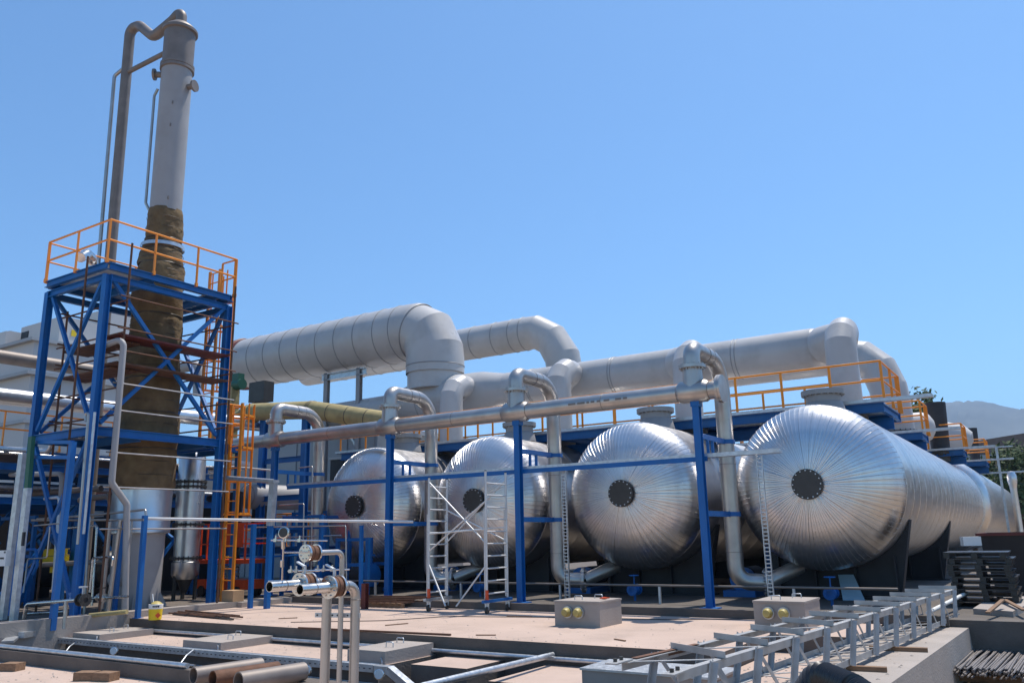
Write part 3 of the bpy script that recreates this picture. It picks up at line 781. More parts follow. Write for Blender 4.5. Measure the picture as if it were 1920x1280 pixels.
# ---- pipes on and round the tower
pipe_thing('downpipe', 'light grey pipe running down in front of the column to a kink', 'pipe',
           [(-18.9, 10.95, 6.31), (-18.35, 11.18, 6.48), (-18.35, 11.19, 3.04), (-18.35, 11.62, 2.56), (-18.35, 11.8, 0.08)], 0.075, GREYP, rb=.16, n=14)
pipe_thing('conduit', 'pair conduit running up beside the front tower leg, left tube', 'conduit', [(-18.55, 10.55, 4.42), (-18.6, 10.55, 4.61), (-18.47, 10.55, 4.6), (-18.4, 10.55, 1.67)], 0.03, STEEL, n=8)
pipe_thing('conduit', 'pair conduit running up beside the front tower leg, right tube', 'conduit', [(-18.13, 10.5, 4.59), (-18.11, 10.5, 1.89)], 0.03, GALV, n=8)
nv = thing('valve_loop', 'bright stainless elbow and valve piping on the top platform beside the tall pipe', 'pipe', (-21.3, 12.0, PZ))
part(pipe([(-21.5, 12.0, PZ), (-21.5, 12.0, PZ + .95), (-21.15, 11.6, PZ + .95), (-20.9, 11.3, PZ + .7)], .13, .2, 16), 'elbow', BRIGHT, nv)
part(M().cyl((-21.5, 12.0, PZ + .02), (-21.5, 12.0, PZ + .12), .22).cyl((-21.5, 12, PZ + .3), (-21.5, 12, PZ + .36), .2), 'base_flange', GUN, nv)
part(M().bb((-21.9, 11.3, PZ + .006), (-21.0, 12.3, PZ + .02)), 'rust_plate', RUST, nv)

# ---- small stainless column
AX = (-21.77, 15.8, 1.92)
sv = thing('stainless_vessel', 'slim shiny stainless upright vessel just right of the big column', 'vessel', (AX[0], AX[1], 0.05))
c = (AX[0], AX[1], 0)
part(M().lathe(c, A, [(0.62, .30), (0.75, .38), (1.1, .39), (1.12, .36), (1.5, .36), (2.35, .37), (2.36, .40), (3.3, .40), (4.15, .385), (4.28, .30), (4.34, .12), (4.35, 0)], 40), 'shell', CLAD2, sv)
for z in (1.22, 2.18, 3.28, 3.42): part(M().flange((AX[0], AX[1], z), A, .38, .46, .06, 20, .018), 'flange', GUN, sv)
part(M().lathe(c, A, [(0.25, .08), (0.62, .22)], 20), 'outlet_cone', GUN, sv)
lg = M()
for k in range(3):
    a = k * 2.1 + .5
    part(M().bar((AX[0] + math.cos(a) * .33, AX[1] + math.sin(a) * .33, .05), (AX[0] + math.cos(a) * .33, AX[1] + math.sin(a) * .33, 1.05), .08), 'leg', GUN, sv)

# ---- red scissor lift
LB = (-20.57, 16.65, 0.1)
lx, ly = -21.6, 17.3
sl = thing('scissor_lift', 'red scissor lift parked behind the orange ladder', 'lift', (lx, ly, 0.05))
part(M().bb((lx - 1.15, ly - .38, .28), (lx + 1.1, ly + .38, .55)), 'chassis', RED, sl)
for sx in (-.85, .8):
    for sy in (-.36, .36):
        part(M().cyl((lx + sx, ly + sy - .06, .21), (lx + sx, ly + sy + .06, .21), .16, n=18), 'wheel', BLACK, sl)
for k in range(3):
    for s in (-1, 1):
        part(M().bar((lx - .65 * s, ly - .25 + .04 * s, .6 + .13 * k), (lx + .65 * s, ly - .25 + .04 * s, .72 + .13 * k), .05, .08), 'scissor_arm', GALV, sl)
part(M().bb((lx - 1.15, ly - .4, 1.02), (lx + 1.1, ly + .4, 1.14)), 'deck', RED, sl)
part(M().bb((lx + .05, ly - .415, 1.50), (lx + .98, ly - .385, 2.16)), 'panel', RED, sl)
for x in (-1.13, -1.0, -.7, -.35, 0.0, 1.08): part(M().bar((lx + x, ly - .39, 1.14), (lx + x, ly - .39, 2.2), .045), 'guard_post', RED, sl)
for z in (1.6, 2.2): part(M().bar((lx - 1.15, ly - .39, z), (lx + 1.1, ly - .39, z), .04), 'guard_rail', RED, sl)
for z in (1.6, 2.2): part(M().bar((lx - 1.15, ly + .39, z), (lx + 1.1, ly + .39, z), .04), 'guard_rail', RED, sl)
for k in range(6):
    q = lx + .05 + k * .11
    part(M().add([(q, ly - .42, 1.17), (q + .06, ly - .42, 1.17), (q + .10, ly - .42, 1.25), (q + .04, ly - .42, 1.25), (q, ly - .40, 1.17), (q + .06, ly - .40, 1.17), (q + .10, ly - .40, 1.25), (q + .04, ly - .40, 1.25)], [(0, 1, 2, 3), (7, 6, 5, 4), (0, 4, 5, 1), (1, 5, 6, 2), (2, 6, 7, 3), (3, 7, 4, 0)]), 'hazard_stripe', YELLOW, sl)
bx = (-18.54, 14.9, 0.14)
solo(M().bb((bx[0] - .25, bx[1] - .1, .142), (bx[0] + .2, bx[1] + .25, .42)), 'cardboard_box', CARD, 'brown cardboard box on the kerb at the foot of the orange ladder', 'box')

# ---- insulated yellowish pipe and cladding behind
ip = thing('insulated_pipe', 'pale yellow wool wrapped pipe with dark straps behind the first riser loop', 'pipe', (-21, 19.8, 5.8))
pp = bend([(-26.0, 19.8, 5.55), (-24.13, 19.8, 6.22), (-20.98, 19.8, 5.99), (-17.48, 19.8, 5.27)], 1.2, 10)
part(M().sweep(pp, .31, 24), 'wool_wrap', WOOL2, ip)
for i in range(1, len(pp) - 1, 4):
    part(M().ring(pp[i], V(pp[i + 1]) - V(pp[i - 1]), .312, .012, 24, 5), 'strap', GUN, ip)
for f in (.25, .5, .75):
    p = V(pp[-2]).lerp(V(pp[-1]), f)
    part(M().ring(p, V(pp[-1]) - V(pp[-2]), .312, .012, 24, 5), 'strap', GUN, ip)
# ================================================================== MIDDLE GROUND
# ---- concrete boxes and hatch covers
def handles(parent, pts, d=(1, 0, 0), w=0.16, h=0.07):
    d = V(d)
    for p in pts:
        p = V(p); part(M().sweep(bend([p - d * w / 2, p - d * w / 2 + V((0, 0, h)), p + d * w / 2 + V((0, 0, h)), p + d * w / 2], .02, 3), .009, 8), 'lifting_handle', GALV, parent)
def conc_box(x0, y0, x1, y1, z0, z1, label, nozz):
    b = thing('concrete_box', label, 'concrete box', ((x0 + x1) / 2, (y0 + y1) / 2, z0), 'concrete boxes with capped pipe ends')
    part(M().bb((x0, y0, z0), (x1, y1, z1 - .035)), 'box_body', PALEC, b)
    part(M().bb((x0 - .012, y0 - .012, z1 - .033), (x1 + .012, y1 + .012, z1)), 'lid', PALEC, b)
    handles(b, [((x0 + x1) / 2 - .12, y0 + .3, z1), ((x0 + x1) / 2 + .1, y1 - .2, z1)])
    for nx, nz in nozz:
        fl = part(M().flange((nx, y0 - .03, nz), (0, 1, 0), .05, .105, .02, 8, .011, .05).cyl((nx, y0 + .02, nz), (nx, y0 - .1, nz), .05), 'pipe_flange', GALV, b)
        part(M().lathe((nx, y0 - .04, nz), (0, -1, 0), [(0, .085), (.05, .085), (.06, .075), (.12, .06), (.125, 0)], 20), 'cap', YCAP, fl)
    return b
conc_box(-8.27, 14.1, -7.32, 15.0, 0.0, 0.46, 'concrete box on the open slab with two yellowed caps, left of the lattice truss', [(-7.98, .26), (-7.74, .26)])
solo(M().lathe((-7.47, 14.6, 0.47), (0, 0, 1), [(0, .05), (.03, .055), (.035, 0)], 8).bar((-7.42, 14.32, 0.5), (-7.31, 14.49, 0.5), .02), 'hand_valve', RED, 'small red handled valve lying on the lid of the open slab box', 'valve')
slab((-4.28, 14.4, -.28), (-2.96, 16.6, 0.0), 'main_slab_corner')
conc_box(-4.78, 15.05, -3.9, 16.1, 0.0, 0.47, 'concrete box partly hidden behind the lattice truss', [(-4.52, .27), (-4.25, .27)])
def hatch(x0, y0, x1, y1, z0, h, label):
    b = thing('hatch_cover', label, 'hatch cover', ((x0 + x1) / 2, (y0 + y1) / 2, z0), 'concrete hatch covers on the lower slab')
    part(M().bb((x0, y0, z0), (x1, y1, z0 + h)), 'cover_slab', PALEC, b)
    handles(b, [(x0 + (x1 - x0) * .35, y1 - .25, z0 + h), (x1 - .3, y0 + .45, z0 + h)], w=.15, h=.08)
    part(M().ring((x1 - .08, y0 - .01, z0 + .03), (0.6, 1, 0), .07, .009, 16, 6), 'pull_ring', GALV, b)
hatch(-18.15, 10.5, -17.15, 11.75, -.3, .13, 'long low concrete hatch cover nearest the yellow bucket, at left')
hatch(-14.52, 10.6, -13.4, 11.83, -.3, .14, 'middle concrete hatch cover, left of the three stand pipes')
hatch(-10.2, 10.6, -9.38, 11.84, -.3, .2, 'thickest concrete hatch cover, right of the three stand pipes')
cbl = thing('concrete_plinth', 'concrete plinth under the near end of the lattice truss', 'plinth', (-4.7, 10.3, -1.2))
part(M().bb((-5.35, 9.75, -1.2), (-3.6, 10.55, 0.0)), 'plinth_body', PALEC, cbl)
part(M().bb((-5.37, 9.73, 0.0), (-3.58, 10.57, 0.025)), 'edge_frame', GALV, cbl)
# conduits in the channel, galvanised trays
pipe_thing('conduit', 'galvanised conduit lying along the foot of the main slab edge', 'conduit', [(-17.6, 11.80, -.22), (-5.2, 11.82, -.22)], .035, GALV)
pipe_thing('conduit', 'sloping galvanised conduit crossing the trench between two low slabs', 'conduit', [(-6.82, 8.37, -0.1), (-7.01, 11.85, -0.17)], .045, GALV)
def tray(a, b, label):
    t = thing('cable_tray', label, 'cable tray', V(a).lerp(V(b), .5), 'perforated trays along the trench')
    a, b = V(a), V(b); d = (b - a).normalized()
    part(M().chan(a, b, .14, .012, .004).bar(a + V((0, -.072, -.045)), b + V((0, -.072, -.045)), .004, .11), 'tray_body', GALV, t)
    m = M(); L = (b - a).length; k = int(L / .12)
    for i in range(min(k, 290)):
        p = a + d * (i + .5) * L / min(k, 290) + V((0, -.0755, -.045))
        m.bar(p - d * .022, p + d * .022, .003, .014)
    part(m, 'slot_row', DARK, t, kind='stuff')
tray((-18.6, 10.36, -.27), (-9.35, 10.36, -.27), 'upper perforated galvanised tray along the front of the lower slab')
tray((-18.3, 10.36, -.56), (-8.9, 10.36, -.56), 'lower perforated galvanised tray under the slab edge, half in shade')
tb = thing('cable_tray', 'bent end of the perforated tray dipping down beside the thickest hatch', 'cable tray', (-8.92, 10.56, -0.3))
pts = [(-9.33, 10.36, -.272), (-9.05, 10.36, -.272), (-8.45, 10.4, -.62), (-6.6, 10.4, -.66)]
for p, q in zip(pts[:-1], pts[1:]): part(M().bar(p, q, .15, .012).bar(V(p) + V((0, -.078, -.05)), V(q) + V((0, -.078, -.05)), .005, .11), 'tray_section', GALV, tb)
pipe_thing('cable', 'black cable hanging from the trays at the trench wall, left of the gauges', 'cable', bend([(-12.35, 10.34, -.5), (-12.5, 10.2, -.7), (-12.55, 10.2, -1.25)], .2), .014, BLACK, n=8)
hs = [(((-18.82, 10.28, -0.38)), (-18.04, 9.8, -0.61)), ((-17.67, 10.28, -0.33), (-17.18, 9.7, -0.6)), ((-13.77, 10.28, -0.27), (-13.37, 9.6, -0.57))]
for (p, q), lab in zip(hs, ('flexible grey hose dipping from the tray, nearest the big left post', 'flexible grey hose dipping from the tray below the leftmost hatch', 'flexible grey hose dipping from the tray below the middle hatch')):
    p, q = V(p), V(q)
    pipe_thing('hose', lab, 'hose', [p, p.lerp(q, .35) + V((0, 0, .05)), p.lerp(q, .8) + V((0, 0, .02)), q, q + V((-.02, 0, -.3))], .014, GALV, rb=.1, n=8)
pipe_thing('pipe_bend', 'short stainless pipe with elbow lying in the trench at left', 'pipe', [(-16.68, 8.8, -0.38), (-15.62, 8.8, -0.39), (-14.65, 9.0, -0.29), (-14.56, 9.0, -0.45)], .045, BRIGHT, rb=.1)
def gauge(px, label, base, stem_to):
    g = thing('pressure_gauge', label, 'gauge', stem_to, 'pressure gauges on thin stems')
    c = V(base)
    d = V((0.45, -0.85, 0.1)).normalized()
    part(M().lathe(c - d * .03, d, [(0, .06), (.01, .075), (.05, .075), (.055, .065)], 24), 'gauge_case', BRIGHT, g)
    part(M().cyl(c + d * .026, c + d * .03, .062, n=24), 'dial', WHITE, g)
    part(M().cyl(c - V((0, 0, .07)), stem_to, .014, n=8).cyl(c - V((0, 0, .12)), c - V((0, 0, .18)), .03, n=6), 'stem', BRIGHT, g)
gauge(0, 'round gauge standing in the trench, left of the three stand pipes', (-9.87, 9.4, -0.25), V((-9.87, 9.4, -0.25)) - V((0, 0, .8)))
gauge(0, 'round gauge standing in the trench, just right of the stand pipes', (-8.42, 9.4, -0.21), V((-8.42, 9.4, -0.21)) - V((0, 0, .8)))
gauge(0, 'small gauge standing in the trench below the leftmost hatch', (-14.85, 9.4, -0.24), V((-14.85, 9.4, -0.24)) - V((0, 0, .8)))
pipe_thing('pipe_bend', 'short bright pipe bend behind the rusty pipe bundle', 'pipe', [(-9.55, 8.5, -0.25), (-9.38, 8.7, -0.2), (-9.28, 8.7, -0.36)], .04, BRIGHT, rb=.09)
# near kerb with pipes
pipe_thing('kerb_pipe', 'bright galvanised pipe lying along the near kerb', 'pipe', [(-22, 8.10, -.075), (-10.9, 8.06, -.075)], .04, GALV)
pipe_thing('kerb_pipe', 'second thinner pipe lying along the near kerb, behind the bright one', 'pipe', [(-22, 8.20, -.095), (-10.9, 8.18, -.095)], .025, STEEL)
for p, a, lab in (((-12.62, 7.48, -0.32), .5, 'left timber block of the pair on the near slab'), ((-12.3, 7.59, -0.32), .3, 'right timber block of the pair on the near slab'), ((-14.74, 7.46, -0.32), .4, 'timber block at the left edge against the near kerb')):
    solo(M().box((p[0], p[1] + .1, -.258), (.3, .22, .12), a), 'timber_block', WOOD, lab, 'timber block', 'timber blocks on the near slab')
for k, (p, r, L, lab) in enumerate((((-9.69, 7.26, -0.12), .105, 1.0, 'left rusty pipe of the bundle on the near kerb'), ((-9.25, 7.22, -0.12), .1, .95, 'middle rusty orange pipe of the bundle on the near kerb'), ((-8.7, 7.17, -0.12), .115, .95, 'right grey pipe of the bundle on the near kerb'))):
    p = V((p[0], p[1], -.12 + r)); q = p + V((.12, L, 0))
    d = (q - p).normalized()
    solo(M().lathe(p, d, [(0.0, r * .86), (0, r), (L, r), (L, r * .86), (0, r * .86)], 24, False), 'pipe_offcut', RUST if k == 1 else DARKG, lab, 'pipe', 'pipe offcuts on the near kerb')

# ---- stand pipes with flanged stubs
def flanged_stub(parent, P, L0, r, Rf, stub, body=.12):
    P = V(P); d = V((0, -1, 0))
    a = P + d * L0
    part(M().flange(a, d, r, Rf, .018, 8, .009, .045), 'flange', BRIGHT, parent)
    part(M().cyl(a + d * .012, a + d * (body - .012), Rf * .86, n=28).ring(a + d * body / 2, d, Rf * .85, .008, 28, 6), 'valve_body', RUST, parent)
    b = a + d * body
    part(M().flange(b, d, r, Rf, .018, 8, .009, .045), 'flange', BRIGHT, parent)
    if stub:
        part(M().lathe(b, d, [(0, r * 1.25), (.03, r * 1.15), (.06, r), (stub, r), (stub, r * .9), (.05, r * .9)], 24, False).cyl(b + d * .01, b + d * .02, r, n=16), 'stub', BRIGHT, parent)
        part(M().ring(b + d * stub * .5, d, r * 1.0, .004, 24, 5), 'weld_bead', DARKG, parent)
    else:
        part(M().cyl(b, b + d * .014, Rf * .95, n=28), 'blind_plate', BRIGHT, parent)
    return a, b
for P, r, lab, Rf, stub, L0 in (((-5.532, 5.836, 1.245), .044, 'right one of the three tall stand pipes, with flanged open stub', .1, .34, .22), ((-5.746, 5.689, 1.274), .044, 'left one of the three tall stand pipes, with flanged open stub', .1, .34, .22), ((-5.592, 5.713, 1.543), .024, 'thin tallest stand pipe between the two thick ones, blind flanged', .075, 0, .33)):
    P = V(P)
    t = thing('stand_pipe', lab, 'pipe', (P.x, P.y, -.32), 'stand pipes in the foreground')
    part(M().sweep(bend([(P.x, P.y, -.32), P, P + V((0, -L0, 0))], r * 2.8, 8), r, 20), 'pipe_body', STEEL, t)
    if r > .03:
        pw = M()
        part(M().ring(P + V((0, 0, -r * 2.9)), (0, 0, 1), r * 1.005, .004, 20, 5), 'weld_bead', DARKG, t)
        part(M().ring(P + V((0, -r * 2.9, 0)), (0, 1, 0), r * 1.005, .004, 20, 5), 'weld_bead', DARKG, t)
    a, b = flanged_stub(t, P, L0, r, Rf, stub)
    if stub:
        m = a + V((0, -.06, Rf))
        lv = part(M().cyl(m - V((0, 0, .02)), m + V((0, 0, .06)), .012, n=8).bar(m + V((0, 0, .05)), m + V((-.1, 0, .09)), .03, .012), 'lever', GALV, t)
cl = thing('pipe_clamp', 'perforated strut clamped across the three stand pipes', 'clamp', (-5.67, 5.76, 0.98))
pa, pb = (-5.844, 5.644, 0.989), (-5.484, 5.856, 0.978)
part(M().bar(pa, pb, .02, .04), 'strut', GALV, cl)
hm = M()
for i in range(9):
    p = V(pa).lerp(V(pb), (i + .5) / 9) + V((.006, -.011, 0))
    hm.cyl(p, p + V((.0008, -.0012, 0)), .008, n=8)
part(hm, 'hole_row', DARK, cl, kind='stuff')
ig = thing('gauge_rig', 'gauge on a thin upright with needle valves, left of the stand pipes', 'gauge', (-6.017, 5.4, 1.244))
g0 = V((-5.935, 5.318, 1.724)); dd = V((.35, -.93, .05)).normalized()
part(M().lathe(g0 - dd * .02, dd, [(0, .045), (.01, .052), (.035, .052), (.038, .046)], 24), 'gauge_case', BRIGHT, ig)
part(M().cyl(g0 + dd * .019, g0 + dd * .021, .043, n=24), 'dial', GUN, ig)
part(M().cyl((-5.947, 5.325, 1.673), (-6.016, 5.39, 1.282), .008, n=8), 'upright', BRIGHT, ig)
part(M().cyl((-5.954, 5.327, 1.649), (-5.964, 5.34, 1.583), .018, n=8), 'upper_valve', BRIGHT, ig)
part(M().cyl((-5.987, 5.354, 1.48), (-5.995, 5.364, 1.423), .018, n=8), 'lower_valve', BRIGHT, ig)
part(M().cyl((-5.961, 5.351, 1.55), (-5.531, 5.138, 1.553), .007, n=8), 'side_tube', BRIGHT, ig)
part(M().cyl((-6.119, 5.319, 1.299), (-5.989, 5.403, 1.3), .008, n=8), 'bottom_tube', BRIGHT, ig)
for i, (a, b) in enumerate((((-6.369, 5.545, 1.661), (-6.067, 5.989, 1.646)), ((-6.036, 5.472, 1.381), (-5.941, 5.78, 1.373)), ((-6.059, 5.826, 1.375), (-5.927, 6.158, 1.367)))):
    t = thing('needle_valve', ('bright needle valve bar level with the gauge rig dial', 'bright needle valve bar above the left flanged stub', 'bright needle valve bar above the right flanged stub')[i], 'valve', a, 'needle valve bars among the stand pipes')
    part(M().cyl(a, b, .007, n=8), 'tube', BRIGHT, t)
    for f in (.08, .25, .5):
        p = V(a).lerp(V(b), f)
        part(M().box(p, (.03, .03, .03), .4).cyl(p, p + V((0, 0, .045)), .008, n=6), 'valve_block', BRIGHT, t)
    pipe_thing('support_tube', ('thin tube holding up the needle valve bar beside the gauge rig', 'thin tube holding up the needle valve bar over the left stub', 'thin tube holding up the needle valve bar over the right stub')[i], 'tube', [V(a).lerp(V(b), .6), V(a).lerp(V(b), .6) - V((0, 0, .22))], .006, BRIGHT, n=8)

# ---- aluminium scaffold tower
st = thing('scaffold_tower', 'white aluminium scaffold tower on castors standing in front of the tanks', 'scaffold', (-11.9, 16.1, 0))
FL = (-12.62, 15.75, 16.45); FR = (-10.95, 15.72, 16.55)
for (x, y0, y1), zt in ((FL, 3.05), (FR, 3.12)):
    for y in (y0, y1):
        part(M().cyl((x, y, .3), (x, y, zt), .027, n=12), 'stile', ALU, st)
        part(M().cyl((x - .045, y, .32), (x - .045, y, zt - .85), .02, n=10), 'stile_sleeve', ALU, st)
        part(M().cyl((x, y, zt), (x, y, zt + .02), .03, n=10), 'end_cap', BLACK, st)
    rm = M().cyl((0, y0, 0), (0, y1, 0), .018, n=8).mesh('rung', (0, y0, 0), ALU)
    for i in range(10): piece(rm, 'rung', st, (x, y0, .42 + i * .27))
    for y in (y0, y1):
        w = part(M().cyl((x - .02, y, .075), (x + .02, y, .075), .075, n=20), 'castor_wheel', GUN, st)
        part(M().bar((x - .03, y, .08), (x - .03, y, .22), .05, .012).bar((x + .03, y, .08), (x + .03, y, .22), .05, .012).bb((x - .05, y - .04, .21), (x + .05, y + .04, .235)), 'fork', GALV, w)
    part(M().bar((x, y0 - .15, .26), (x, y1 + .15, .26), .08, .06), 'base_beam', GALV if x < -12 else BLUE, st)
    part(M().cyl((x, y0, .29), (x, y0, .5), .04, n=10), 'red_clamp', RED, st)
for p, q in (((FL[0], FL[1], 2.95), (FR[0], FR[1], 1.5)), ((FL[0], FL[2], 1.55), (FR[0], FR[2], 2.95)), ((FL[0], FL[1], 1.35), (FR[0], FR[1], 2.45)), ((FL[0], FL[2], 2.3), (FR[0], FR[2], 1.55)), ((FL[0], FL[2], 1.8), (FR[0], FR[2], 1.86)), ((FL[0], FL[1], 1.75), (FR[0], FR[1], 1.82))):
    part(M().cyl(p, q, .019, n=10), 'diagonal_brace', ALU, st)
for p, q in (((FL[0], FL[1], 1.05), (-11.9, 15.45, .16)), ((FR[0], FR[1], 1.05), (-11.6, 15.45, .16))):
    part(M().cyl(p, q, .019, n=10), 'outrigger', ALU, st)
pal = thing('pallet', 'wooden pallet with rusty rods lying on it, left of the scaffold tower', 'pallet', (-14.41, 16.42, 0.0))
px_ = V((-14.7, 16.15, 0.0))
for k in range(3): part(M().bb((px_.x - .8, px_.y + .05 + k * .45, 0), (px_.x + .9, px_.y + .14 + k * .45, .09)), 'runner', WOOD, pal)
for k in range(9): part(M().bb((px_.x - .8 + k * .19, px_.y, .092), (px_.x - .68 + k * .19, px_.y + 1.15, .115)), 'slat', WOOD, pal)
for k in range(14):
    y = px_.y - .1 + k * .1; z = .13 + (k % 3) * .03
    solo(M().cyl((px_.x - .9 + random.uniform(-.3, .3), y, z), (px_.x + 1.1 + random.uniform(-.3, .3), y + random.uniform(-.15, .15), z + .02), .014, n=6), 'steel_rod', RUST, 'rusty rod lying on the wooden pallet by the scaffold tower', 'rod', 'rusty rods on the pallet')
solo(M().ibeam((-14.58, 15.71, 0.0), V((-14.58, 15.71, 0.0)) + V((0, 0, .6)), .13, .13, up=(0, 1, 0)), 'steel_stub', PRIMER, 'short dark red steel stub standing on the slab beside the pallet', 'post')
# black rods lying at slab edge, left
for k in range(9):
    a = V((-18.11, 12.83, 0.02)) + V((random.uniform(-.2, .2), random.uniform(-.1, .5), .015 * (k % 3)))
    solo(M().cyl(a, a + V((random.uniform(2.0, 2.9), random.uniform(-.9, -.2), .01)), .02, n=6), 'scaffold_tube', RUST if k % 3 else GUN, 'dark scaffold tube in the loose heap near the yellow bucket', 'tube', 'loose tubes near the yellow bucket')
tr_ = pipe_thing('slim_rail', 'thin dark rod with clips lying along the main slab edge', 'rod', [(-12.65, 11.79, 0.02), (-9.15, 12.03, 0.02)], .018, RUST, n=8)
pipe_thing('cable', 'thin dark cable trailing across the slab below the scaffold', 'cable', [(-13.74, 12.59, 0.01), (-12.07, 13.59, 0.01), (-11.36, 14.84, 0.01), (-9.02, 15.48, 0.01), (-6.78, 15.88, 0.01), (-5.26, 16.57, 0.01)], .008, BLACK, rb=.6, n=6)
# yellow bucket
bp = V((-17.31, 11.87, -0.0))
bk = thing('paint_bucket', 'yellow and white paint bucket with red mark on the slab', 'bucket', bp)
part(M().lathe(bp, A, [(0, .13), (.005, .135), (.235, .15)], 28), 'bucket_body', YELLOW, bk)
part(M().lathe(bp, A, [(.236, .1505), (.33, .156), (.335, .15), (.3, .145)], 28, False), 'white_band', WHITE, bk)
fd = V((-bp.x, -bp.y, 0)).normalized(); fs = V((fd.y, -fd.x, 0))
q = bp + fd * .146 + V((0, 0, .1)) - fs * .055
part(M().add([q - fs * .06, q - V((0, 0, .06)), q + fs * .06, q + V((0, 0, .06)), q + fd * .006 - fs * .06, q + fd * .006 - V((0, 0, .06)), q + fd * .006 + fs * .06, q + fd * .006 + V((0, 0, .06))], [(0, 1, 2, 3), (7, 6, 5, 4), (0, 4, 5, 1), (1, 5, 6, 2), (2, 6, 7, 3), (3, 7, 4, 0)]), 'red_mark', RED, bk)
part(M().cyl(bp + V((-.05, 0, .2)), bp + V((-.16, 0, .55)), .012, n=8), 'stick', WHITE, bk)
part(M().lathe(bp + V((.02, 0, .3)), (0.1, 0, 1), [(0, .13), (.05, .12), (.09, .06), (.1, 0)], 10), 'crumpled_bag', YCAP, bk)

# ---- lattice truss
TL0, TL1 = V((-3.46, 7.04, .55)), V((-2.41, 17.5, .55))
TR0, TR1 = V((-2.80, 6.72, .55)), V((-1.83, 17.75, .55))
ls = thing('lattice_truss', 'long grey galvanised lattice truss lying on timbers along the right wall', 'truss', (-2.6, 12.3, 0))
DZ_ = V((0, 0, -.50))
TG = mat('truss_zinc', (0.40, 0.395, 0.385), 0.45, 0.3, var=0.2, vscale=6, dirt=(0.25, 0.25, 0.25), dscale=3, damt=0.4)
for a, b, fl in ((TL0, TL1, 1), (TR0, TR1, -1)):
    part(M().angle(a, b, .075, .008, flip=fl), 'chord', TG, ls)
    part(M().angle(b + DZ_, a + DZ_, .075, .008, up=(0, 0, -1), flip=fl), 'chord', TG, ls)
NP = 11
for i in range(NP + 1):
    t = i / NP
    l, r = TL0.lerp(TL1, t), TR0.lerp(TR1, t)
    if i: part(M().bar(l + V((-.02, 0, .036)), r + V((.02, -.16, .036)), .007, .058).bar(l + V((-.02, .03, .008)), r + V((.02, -.13, .008)), .05, .007), 'cross_brace', TG, ls)
    if i < NP:
        l2, r2 = TL0.lerp(TL1, (i + 1) / NP), TR0.lerp(TR1, (i + 1) / NP)
        part(M().bar(l + V((0, .05, -.006)), r2 + V((0, -.1, -.006)), .045, .007), 'top_diagonal', TG, ls)
        for A_, B_, s in ((r, r2, 1), (l, l2, -1)):
            off = V((.010 * s, 0, 0))
            part(M().angle(A_.lerp(B_, .62) + off, A_.lerp(B_, .40) + DZ_ + off, .06, .006, up=(0, 1, 0), flip=1), 'side_post', TG, ls)
            part(M().bar(A_.lerp(B_, .66) - off, A_.lerp(B_, 1.25 if i < NP - 1 else 1.0) + DZ_ - off, .05, .006, up=(1, 0, 0)), 'side_diagonal', TG, ls)
            part(M().cyl(A_.lerp(B_, .62) + V((.012 * s, 0, -.03)), A_.lerp(B_, .62) + V((.03 * s, 0, -.03)), .014, n=6), 'bolt', GUN, ls)
        part(M().bar(l + DZ_ + V((0, .05, .012)), r2 + DZ_ + V((0, -.05, .012)), .045, .007), 'bottom_diagonal', TG, ls)
        part(M().bar(l2 + DZ_ + V((0, 0, .02)), r2 + DZ_ + V((0, 0, .02)), .045, .007), 'bottom_strut', TG, ls)
for p in (TL0, TR0):
    part(M().bb(p + V((-.05, -.22, .004)), p + V((.06, .12, .016))), 'splice_plate', TG, ls)
    for k in (.0, -.12): part(M().cyl(p + V((0, k, .016)), p + V((0, k, .045)), .018, n=6), 'bolt', GUN, ls)
part(M().angle(TL0 + V((0, .2, .012)), TL0.lerp(TL1, .13) + V((0.02, 0, .012)), .06, .006), 'loose_angle', RUST, ls)
for (x, y), lab in zip(((-2.15, 9.0), (-2.25, 11.25), (-2.05, 13.25), (-1.82, 16.85)), ('timber under the near end of the lattice truss', 'second timber under the lattice truss, counted from the near end', 'third timber under the lattice truss, counted from the near end', 'farthest timber under the lattice truss beside the red bottle')):
    if y < 10: continue
    solo(M().box((x - .15, y, .008), (.75, .10, .055), .12), 'timber_block', WOOD, lab, 'timber', 'timbers under the truss')
rb_ = V((-1.66, 17.32, 0.0))
solo(M().lathe(rb_ + V((-.12, 0, .04)), (1, .2, 0), [(0, .02), (.01, .05), (.16, .05), (.2, .02), (.24, .018)], 14), 'bottle', RED, 'small red bottle lying on the wall by the far end of the truss', 'bottle')
# black corrugated pipe, yellow cap
cp = V((-1.729, 7.811, 0.342)); cq = V((-2.056, 8.199, 0.385))
pts, rs = [], []
cpts = bend([cp + V((.5, -.5, -.15)), cp + V((.05, .0, .0)), cq, cq + V((-.3, .25, -.35))], .25, 8)
cc = thing('corrugated_pipe', 'black corrugated plastic pipe arching up at the bottom edge by the truss', 'pipe', (cp.x, cp.y, -.02))
path = []
for a, b in zip(cpts[:-1], cpts[1:]):
    k = max(1, int((b - a).length / .012))
    for i in range(k): path.append(a.lerp(b, i / k))
rs = [.11 + .017 * math.sin(i * 2 * PI / 5.0) for i in range(len(path))]
part(M().sweep(path, rs, 28), 'pipe_body', mat('black_corrugated_plastic', (0.03, 0.03, 0.033), 0.3), cc)
